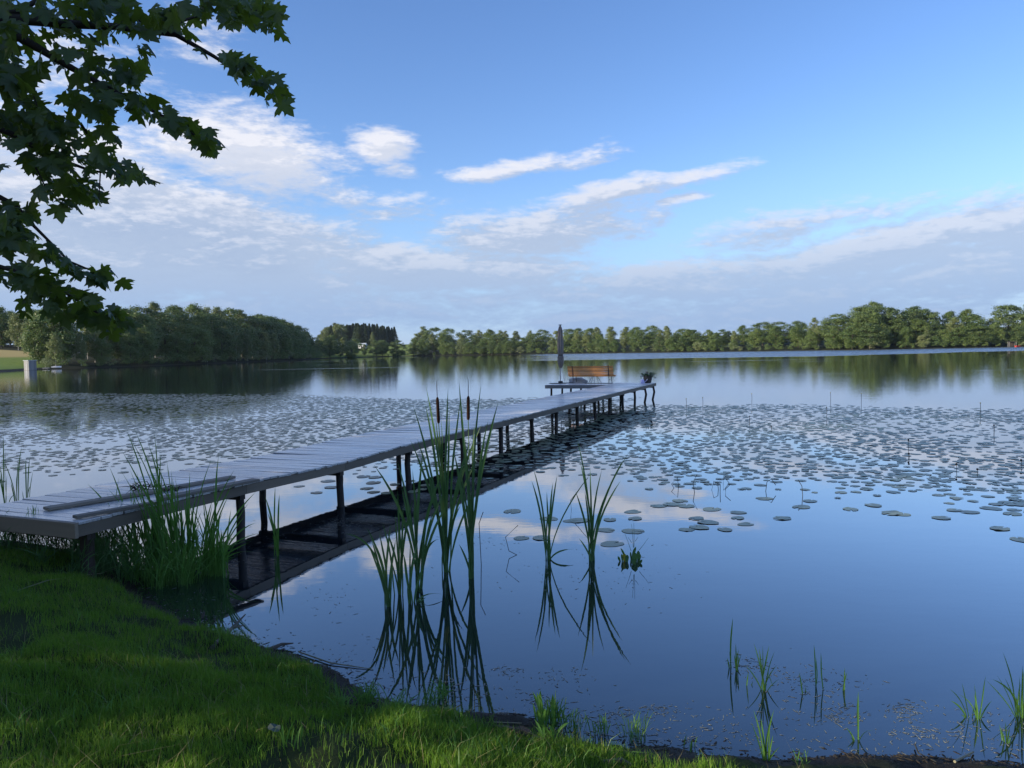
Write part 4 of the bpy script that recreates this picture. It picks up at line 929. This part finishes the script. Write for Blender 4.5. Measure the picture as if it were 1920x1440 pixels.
# tufts of taller grass: separate plants
def tuft(u, v, n, h, w, spread, label, mat=None, z=None, name='grass_tuft', droop=.25, cat='grass tuft', group=None):
    p_ = gp(u, v, 0)
    for _ in range(12): p_ = gp(u, v, max(hgt(p_[0], p_[1]), 0))
    if z is not None: p_ = gp(u, v, z)
    b = MB()
    for k in range(n):
        a_ = gs_.uniform(0, 6.28); l = gs_.uniform(.1, 1)*spread; hh = h*gs_.uniform(.45, 1.0); s0 = Vector((gs_.gauss(0, .02+spread*.16), gs_.gauss(0, .02+spread*.16), -.02))
        tip = s0+Vector((math.cos(a_)*l, math.sin(a_)*l, hh)); m_ = blade(s0, tip, w*gs_.uniform(.6, 1.1), .1, gs_.uniform(0, droop), 5); off = len(b.v); b.v += m_.v; b.f += [tuple(i+off for i in f_) for f_ in m_.f]
    return b.build(name, mat or M_reed, None, loc=tuple(p_), label=label, cat=cat, group=group)
tuft(690, 1320, 70, .17, .006, .13, 'bushy grass tuft on the bank where the shore bends')
tuft(640, 1335, 46, .16, .006, .14, 'arching grass tuft left of the bushy one at the shore bend')
tuft(745, 1330, 44, .16, .005, .13, 'low grass tuft right of the bushy one at the shore bend')
tuft(800, 1325, 40, .16, .005, .14, 'small tuft in the wet mud below the central cattails')
tuft(828, 1310, 26, .17, .006, .14, 'sparse broad-bladed tuft at the waterline below the central cattails')
tuft(910, 1370, 22, .10, .004, .05, 'upright small tuft at the edge of the lawn by the mud')
tuft(1040, 1355, 60, .20, .006, .12, 'dense fine grass tuft in the mud at the bottom centre')
tuft(1020, 1365, 12, .26, .022, .08, 'broad-leaved green sprout beside the dense tuft at the bottom centre', droop=.1)
tuft(1030, 1388, 7, .15, .014, .10, 'pale forked corn-like shoot in front of the dense tuft')
tuft(1080, 1375, 34, .2, .004, .06, 'wispy yellow-green tuft right of the dense tuft', mat=M_reed)
tuft(1130, 1375, 14, .17, .007, .05, 'small bright sprout in the mud, left of the pair')
tuft(1190, 1385, 40, .19, .004, .13, 'loose wispy tuft in the mud, lower centre right')
tuft(1295, 1405, 9, .10, .006, .04, 'small sprout at the lower edge, right of the wispy tuft')
tuft(1505, 1435, 14, .12, .004, .05, 'tiny tuft at the bottom edge near the forked shoot')
tuft(545, 1400, 7, .16, .009, .05, 'bright yellow-green sprout rising out of the lawn', mat=M_reed)
tuft(255, 1395, 6, .12, .006, .10, 'thin curved pale grass blades in the lawn')
tuft(125, 1320, 4, .12, .006, .08, 'single curved pale grass blade on the left lawn')
tuft(62, 965, 14, .14, .006, .05, 'small green tuft growing through the pier planks near the left edge', z=.83)
for k, (u, v, n, h) in enumerate([(20, 1030, 80, .5), (60, 1035, 80, .5), (100, 1040, 80, .48), (135, 1045, 80, .46), (165, 1060, 80, .5), (200, 1075, 80, .55), (240, 1090, 70, .45), (-20, 1040, 60, .5), (180, 1040, 80, .5), (150, 1030, 70, .5), (215, 1060, 90, .62), (165, 1075, 70, .5), (75, 1060, 30, .3), (150, 1085, 30, .25)]):
    tuft(u, v, n, h, .007, .38, 'dark tangled weed tuft '+('at the left photo edge' if u < 40 else 'under the left part of the end board' if u < 110 else 'beside the corner post of the pier' if u < 170 else 'between the corner post and the reeds')+' of the near end', mat=M_cat, group='dark weeds '+('left' if u < 40 else 'mid' if u < 110 else 'post' if u < 170 else 'reeds'), droop=.35, name='weed_tuft')

M_drift = wood('driftwood', (.07, .06, .05), (.15, .135, .11), 0, gs=14.)
def stick(pts, rads, label, name='driftwood_stick', mat=None, lift=0., cat='stick'):
    P_ = []
    for (u, v, *zz_) in pts:
        p_ = gp(u, v, 0)
        for _ in range(10): p_ = gp(u, v, max(hgt(p_[0], p_[1]), 0)+(zz_[0] if zz_ else .01))
        P_.append(tuple(p_))
    return MB().tube(P_, rads, 7).build(name, mat or M_drift, None, label=label, cat=cat)
o = stick([(398, 1215), (425, 1188, .05), (460, 1152, .12)], [.022, .02, .006], 'forked grey driftwood stick leaning from the bank into the water', lift=0)
o2 = stick([(405, 1205, .03), (435, 1178, .06), (458, 1172, .06)], [.015, .013, .005], 'lower prong of the grey driftwood at the bank')
stick([(505, 1218), (528, 1208, .03), (550, 1206, .04)], [.02, .014, .005], 'short root stub poking over the water at the bank corner')
stick([(560, 1222, .015), (620, 1243, .012), (700, 1255, .005)], [.006, .006, .003], 'long pale straw stem lying from the bank onto the water', mat=simple('straw', (.14, .135, .08), (.22, .21, .13), 9))
stick([(922, 1362), (935, 1364, .015), (950, 1367, .02), (965, 1370, .03), (978, 1372, .025), (990, 1377, .035), (1000, 1380, .02)], [.006, .016, .022, .02, .034, .03, .012], 'broken rotten log piece lying in the mud at the bottom centre', mat=dark_wood)
stick([(985, 1392, .01), (1003, 1384, .02), (1020, 1388, .01)], [.008, .02, .008], 'small dark root lump beside the rotten log', mat=dark_wood)
stick([(955, 1369, .02), (972, 1386, .02)], [.012, .010], 'short pale stick leaning on the rotten log')
stick([(925, 1354), (978, 1356)], [.004, .003], 'pale straight reed stem lying at the waterline', mat=bpy.data.materials['straw'])
stick([(1130, 1430, .01), (1165, 1427, .02), (1185, 1436, .01)], [.016, .02, .012], 'curved brown root at the very bottom edge')
stick([(1715, 1395, .02), (1722, 1412, .03), (1755, 1428, .01)], [.005, .005, .003], 'thin dark curved twig near the lower right', mat=M_dark)
stick([(1790, 1428), (1825, 1410)], [.008, .006], 'pale straight stick in the shallows at the lower right', mat=bpy.data.materials['straw'])
stick([(30, 1108), (90, 1088, .03), (150, 1080, .02)], [.004, .004, .003], 'long pale dry stem lying on the shaded bank at left', mat=bpy.data.materials['straw'])
stick([(120, 1082), (190, 1075, .03), (228, 1062, .03)], [.004, .004, .003], 'second dry stem lying across the bank by the reeds', mat=bpy.data.materials['straw'])
for k, (u, v, h_, lb) in enumerate([(255, 1092, .5, 'dense grassy tuft at the foot of the reed bed, left part'), (300, 1100, .42, 'dense grassy tuft at the foot of the reed bed, front'), (350, 1095, .5, 'dense grassy tuft at the foot of the reed bed, middle'), (400, 1075, .5, 'arching grassy tuft at the right foot of the reed bed'), (330, 1075, .6, 'tall grassy tuft inside the reed bed')]):
    tuft(u, v, 90, h_, .008, .30, lb, mat=M_reed, droop=.3, z=.0)
# leaf in the lawn
p_ = gp(514, 1364, .6)
for _ in range(8): p_ = gp(514, 1364, hgt(p_[0], p_[1])+.05)
lf = MB(); lf.v = [(0, 0, 0)]+[(.035*math.cos(a_*.628)*(1+.1*math.sin(a_*3)), (.028*math.sin(a_*.628)), .008*math.sin(a_*2)) for a_ in range(10)]; lf.f = [(0, 1+i, 1+(i+1) % 10) for i in range(10)]
lf.build('fallen_leaf', simple('pale_leaf_back', (.05, .075, .06), (.08, .11, .09), 9, .8), None, loc=tuple(p_), rot=(.3, .2, 0), label='round pale fallen leaf lying in the lawn at the bottom', cat='leaf')
# clods of peat and rotten plants along the waterline
def lump(n, fn, smin, smax, name, mat, label, cat, flat=.5, zoff=0., long_=1.):
    ico = np.array([(0, 0, 1), (.9, 0, .4), (.28, .85, .4), (-.72, .53, .4), (-.72, -.53, .4), (.28, -.85, .4), (.72, .53, -.4), (-.28, .85, -.4), (-.9, 0, -.4), (-.28, -.85, -.4), (.72, -.53, -.4), (0, 0, -1)])
    fc = np.array([(0,1,2),(0,2,3),(0,3,4),(0,4,5),(0,5,1),(1,6,2),(2,7,3),(3,8,4),(4,9,5),(5,10,1),(2,6,7),(3,7,8),(4,8,9),(5,9,10),(1,10,6),(11,7,6),(11,8,7),(11,9,8),(11,10,9),(11,6,10)])
    Vl = []; Fl = []; k_ = 0
    for i in range(n):
        r_ = fn()
        if r_ is None: continue
        x, y = r_; s_ = random.uniform(smin, smax)**1; el_ = random.uniform(.6, 2.2)*long_; a_ = random.uniform(0, 6.28)
        v_ = ico*(1+rng.normal(0, .22, (12, 1)))*[s_*el_, s_, s_*flat]; c_, sn_ = math.cos(a_), math.sin(a_)
        v_ = np.stack([v_[:, 0]*c_-v_[:, 1]*sn_+x, v_[:, 0]*sn_+v_[:, 1]*c_+y, v_[:, 2]+max(hgt_fast(x, y), 0)+zoff], -1); Vl.append(v_); Fl.append(fc+k_*12); k_ += 1
    return link(name, mesh_np(name, np.vstack(Vl), np.vstack(Fl)), mat, None, label=label, cat=cat, kind='stuff')
def hgt_fast(x, y): return hgt(x, y)
seg = np.array(near_shore[2:22]); seglen = np.hypot(*(seg[1:]-seg[:-1]).T); cum = np.concatenate([[0], np.cumsum(seglen)])
def shorept(off):
    t = random.random()*cum[-1]; i = min(np.searchsorted(cum, t)-1, len(seglen)-1); i = max(i, 0); f_ = (t-cum[i])/seglen[i]; p_ = seg[i]+(seg[i+1]-seg[i])*f_; e = (seg[i+1]-seg[i])/seglen[i]; n_ = np.array([e[1], -e[0]])  # toward water
    return p_+n_*off
t_ = shorept(.5); SGN = 1 if sdist(np.array([t_[0]]), np.array([t_[1]]))[0] < 0 else -1
M_clod = simple('peat_clod', (.012, .010, .008), (.045, .038, .026), 60, .85, .3, .8, .01)
lump(2600, lambda: shorept(SGN*(-.07+random.gauss(0, .10))), .003, .010, 'peat_clods', M_clod, 'dark peaty clods and rotten plant bits along the waterline', 'mud', flat=.35, long_=2.2)
# floating bits on the water
M_float = simple('floating_bits', (.08, .10, .10), (.17, .20, .20), 40, .3, .8)
def flo():
    if random.random() < .45: p_ = shorept(SGN*abs(random.gauss(0, .28))); return p_ if (p_[0] > -1.6 or random.random() < .3) else None
    cxs = [(640, 40, 982, 8), (640, 30, 980, 6), (1110, 70, 1345, 12), (1180, 90, 1338, 8), (1230, 60, 1330, 6), (1010, 40, 1315, 10), (1090, 80, 1370, 12), (1300, 90, 1385, 12), (1450, 80, 1262, 14), (1400, 30, 1245, 10), (1560, 60, 1280, 12), (1580, 40, 1345, 10), (1700, 25, 1345, 16), (1830, 60, 1385, 14), (1720, 50, 1375, 8), (860, 60, 1290, 16), (400, 60, 1050, 12), (520, 90, 1000, 22), (900, 60, 1010, 16), (1180, 90, 1085, 30), (840, 70, 1300, 20), (730, 30, 1000, 10), (1490, 60, 1290, 30), (1560, 80, 1330, 20), (1350, 130, 1350, 20), (1000, 140, 1080, 30), (1850, 80, 1350, 20), (1700, 40, 1330, 12), (950, 30, 1260, 8), (1060, 60, 1270, 12), (620, 40, 1120, 30)]
    c_ = random.choice(cxs); q_ = gp(random.gauss(c_[0], c_[1]*.6), random.gauss(c_[2], c_[3]*.8), 0); return q_[:2] if sdist(q_[:1], q_[1:2])[0] < -.02 else None
lump(3000, flo, .0018, .0055, 'floating_plant_bits', M_float, 'pale scraps of plants floating on the calm water near the bank', 'floating debris', flat=.12, zoff=.002, long_=3.)

# ---------------------------------------------------------------- maple branches over the upper left
out = [(0, 0), (.20, -.10), (.45, -.08), (.36, .04), (.33, .12), (.50, .14), (.62, .20), (.80, .36), (.62, .38), (.60, .50), (.46, .46), (.28, .42), (.30, .58), (.40, .72), (.22, .72), (.16, .84), (0, 1.05)]
outl = out+[(-x, y) for x, y in out[-2:0:-1]]
def maple_leaf(seed):
    g = np.random.default_rng(seed); O = np.array(outl); O = O*[1, 1]*(1+g.normal(0, .04, (len(O), 1))); c = np.array([[0, .28]]); P_ = np.vstack([c, O])
    fold, curl = g.uniform(.15, .5), g.uniform(.1, .5); z = -fold*np.abs(P_[:, 0])**1.3-curl*np.clip(P_[:, 1]-.2, 0, 2)**2*.6+g.normal(0, .025, len(P_)); z[0] = .02
    n = len(O); return np.column_stack([P_, z]), np.array([(0, 1+i, 1+(i+1) % n) for i in range(n)])
M_maple = leafmat('maple_leaves', (0.029, 0.062, 0.018), (0.044, 0.088, 0.023), None, rough=.4, trans=.4, nscale=6., tcol=(0.285, 0.389, 0.026), spec=.5, rv=.6)
maple = empty('maple_tree', (-7.5, 2.2, hgt(-7.5, 2.2)), 0, label='maple tree whose dark leafy branches hang over the upper left of the view', cat='tree')
org = Vector(maple.location)
def MB_world(b): b.v = [tuple(Vector(v)-org) for v in b.v]; return b
tp = Vector((-7.5, 2.2, 0)); MB_world(MB().tube([(-7.5, 2.2, .4), (-7.45, 2.25, 2.2), (-7.2, 2.5, 4.2), (-7.1, 2.7, 6.6)], [.24, .2, .17, .09], 12)).build('trunk', bark, maple, smooth=True)
MD = 4.6; BR = []
twigm = simple('maple_twig', (.02, .016, .014), (.04, .032, .028), 30, .8)
def br(pts, r0, r1, D=MD, start=None):
    P_ = [Vector(at_d(u, v, D)) for u, v in pts]
    if start: P_ = [Vector(start)]+P_
    n = len(P_); o_ = MB_world(MB().tube(P_, [r0+(r1-r0)*i/(n-1) for i in range(n)], 7)).build('branch', twigm, maple, smooth=True)
    for a_, b_ in zip(P_[:-1], P_[1:]):
        for k in range(5): BR.append((a_.lerp(b_, k/4), o_))
T1, T2, T3_ = (-7.2, 2.5, 4.1), (-7.4, 2.3, 3.2), (-7.15, 2.6, 5.0)
br([(-120, 30), (0, 33), (60, 38), (130, 45), (220, 50), (330, 65), (400, 105), (470, 150), (530, 195)], .035, .003, start=T1)
br([(-60, 30), (40, 20), (70, 0), (100, -30)], .02, .008, start=T3_)
br([(-80, 20), (0, 52), (55, 80), (130, 125), (185, 155), (250, 190), (340, 235), (400, 280)], .03, .003, start=T1)
br([(180, 10), (270, 40), (300, 60), (340, 40), (400, 20), (450, 15), (520, 25)], .012, .003)
br([(-60, 220), (20, 250), (90, 290), (170, 320), (262, 332)], .022, .003, start=T2)
br([(150, 230), (190, 290), (185, 380)], .008, .002); br([(60, 300), (100, 380)], .006, .002)
br([(-60, 355), (0, 370), (30, 385), (60, 420), (130, 490), (215, 525)], .02, .003, start=T2)
br([(-60, 500), (0, 500), (70, 520), (140, 560), (235, 620)], .018, .003, start=T2)
br([(-80, 120), (0, 130), (60, 170), (70, 200)], .015, .003, start=T1)
# leaf masses: capsule ends, half width, count
LM = [(20, 60, 250, 50, 45, 56), (60, 15, 240, 10, 30, 51), (255, 30, 330, 35, 28, 26), (340, 12, 510, 18, 24, 58), (430, 30, 520, 45, 22, 24), (420, 112, 470, 128, 16, 20), (460, 135, 528, 190, 20, 30), (345, 60, 375, 100, 9, 4),
      (100, 110, 245, 130, 34, 35), (160, 185, 235, 195, 38, 34), (240, 185, 340, 235, 22, 36), (340, 230, 400, 278, 16, 20), (0, 120, 50, 190, 45, 34), (0, 220, 70, 250, 42, 50), (60, 250, 180, 240, 45, 52), (60, 300, 190, 290, 42, 49),
      (200, 300, 265, 332, 17, 18), (90, 350, 180, 360, 30, 36), (60, 395, 70, 400, 10, 3), (130, 205, 130, 190, 8, 2), (250, 90, 290, 100, 14, 6), (0, 395, 40, 420, 30, 26), (0, 450, 80, 470, 30, 26), (90, 480, 205, 520, 20, 34),
      (10, 510, 110, 545, 26, 38), (80, 545, 180, 580, 24, 36), (150, 580, 235, 612, 22, 32), (30, 580, 60, 560, 12, 5), (-60, 100, -20, 500, 50, 60), (200, 145, 250, 150, 20, 12), (-20, 0, 30, 10, 20, 14), (20, 150, 60, 120, 26, 14)]
g = np.random.default_rng(3); Lv = [maple_leaf(k) for k in range(6)]
leaves = []
for (x0, y0, x1, y1, hw, cnt) in LM:
    for _ in range(int(cnt*.86)):
        t = g.random(); u = x0+(x1-x0)*t+g.normal(0, hw*.48); v = y0+(y1-y0)*t+g.normal(0, hw*.48)-6; D = MD+g.uniform(-.45, .45)
        P_ = at_d(u, v, D); outd = np.array([1., .15, 0])*g.uniform(.1, .9)+g.normal(0, .35, 3); dn = outd+np.array([0, 0, -1.])*g.uniform(.35, 1.2); dn /= np.linalg.norm(dn)
        up = np.array([-.25, .1, 1.])+g.normal(0, .45, 3); nn = up-dn*(up@dn); nn /= np.linalg.norm(nn); sx = np.cross(dn, nn); s_ = g.uniform(.060, .10)
        leaves.append((P_, sx, dn, nn, s_))
g.shuffle(leaves)
leaves.sort(key=lambda L: 0 if (pj(L[0])[0] > -5 and pj(L[0])[1] > -5) else 1)
print('MAPLE', len(leaves))
lme = []
for k in range(6):
    V, Fc = Lv[k]; m_ = mesh_np('leaf', V, Fc); m_.materials.append(M_maple); lme.append(m_)
for i, (P_, sx, dn, nn, s_) in enumerate(leaves[:300]):
    o = link('leaf', lme[i % 6], None, min(BR, key=lambda b_: (b_[0]-Vector(P_)).length)[1]); mw = Matrix(((sx[0]*s_, dn[0]*s_, nn[0]*s_, P_[0]-org.x), (sx[1]*s_, dn[1]*s_, nn[1]*s_, P_[1]-org.y), (sx[2]*s_, dn[2]*s_, nn[2]*s_, P_[2]-org.z), (0, 0, 0, 1)))
    o.matrix_basis = mw
Vl = []; Fl = []; k_ = 0
for i, (P_, sx, dn, nn, s_) in enumerate(leaves[300:]):
    V, Fc = Lv[i % 6]; Vl.append((V[:, :1]*sx+V[:, 1:2]*dn+V[:, 2:3]*nn)*s_+P_-np.array(org)); Fl.append(Fc+k_); k_ += len(V)
link('foliage', mesh_np('foliage', np.vstack(Vl), np.vstack(Fl)), M_maple, maple, kind='stuff')
# the rest of the crown, above and left of the view
cr = crown_mesh('round', 77, 9000); cr.materials.append(M_maple)
link('crown', cr, None, maple, loc=(-2.2, -1.0, 2.2), scale=(10, 10, 9.4))

# ---------------------------------------------------------------- thin evening haze over the lake
def haze_mat():
    m = bpy.data.materials.new('haze'); m.use_nodes = True; t = m.node_tree; t.nodes.clear(); o_ = t.nodes.new('ShaderNodeOutputMaterial'); v = t.nodes.new('ShaderNodeVolumePrincipled')
    v.inputs['Color'].default_value = (.72, .86, 1, 1); v.inputs['Density'].default_value = .00006; v.inputs['Anisotropy'].default_value = .2; t.links.new(v.outputs[0], o_.inputs['Volume']); return m
MB().quadbox((0, 0, 24.), 3400, 3400, 26.5).build('haze', haze_mat(), None, label='thin evening haze over the lake', cat='haze', kind='stuff')
scene.cycles.volume_bounces = 0; scene.cycles.volume_step_rate = 10
print('CATS', {k: sum(1 for o in bpy.data.objects if o.get('category') == k) for k in ('tree', 'shrub', 'lily pad', 'cattail')}, 'TRIS', sum(len(m.polygons) for m in bpy.data.meshes))
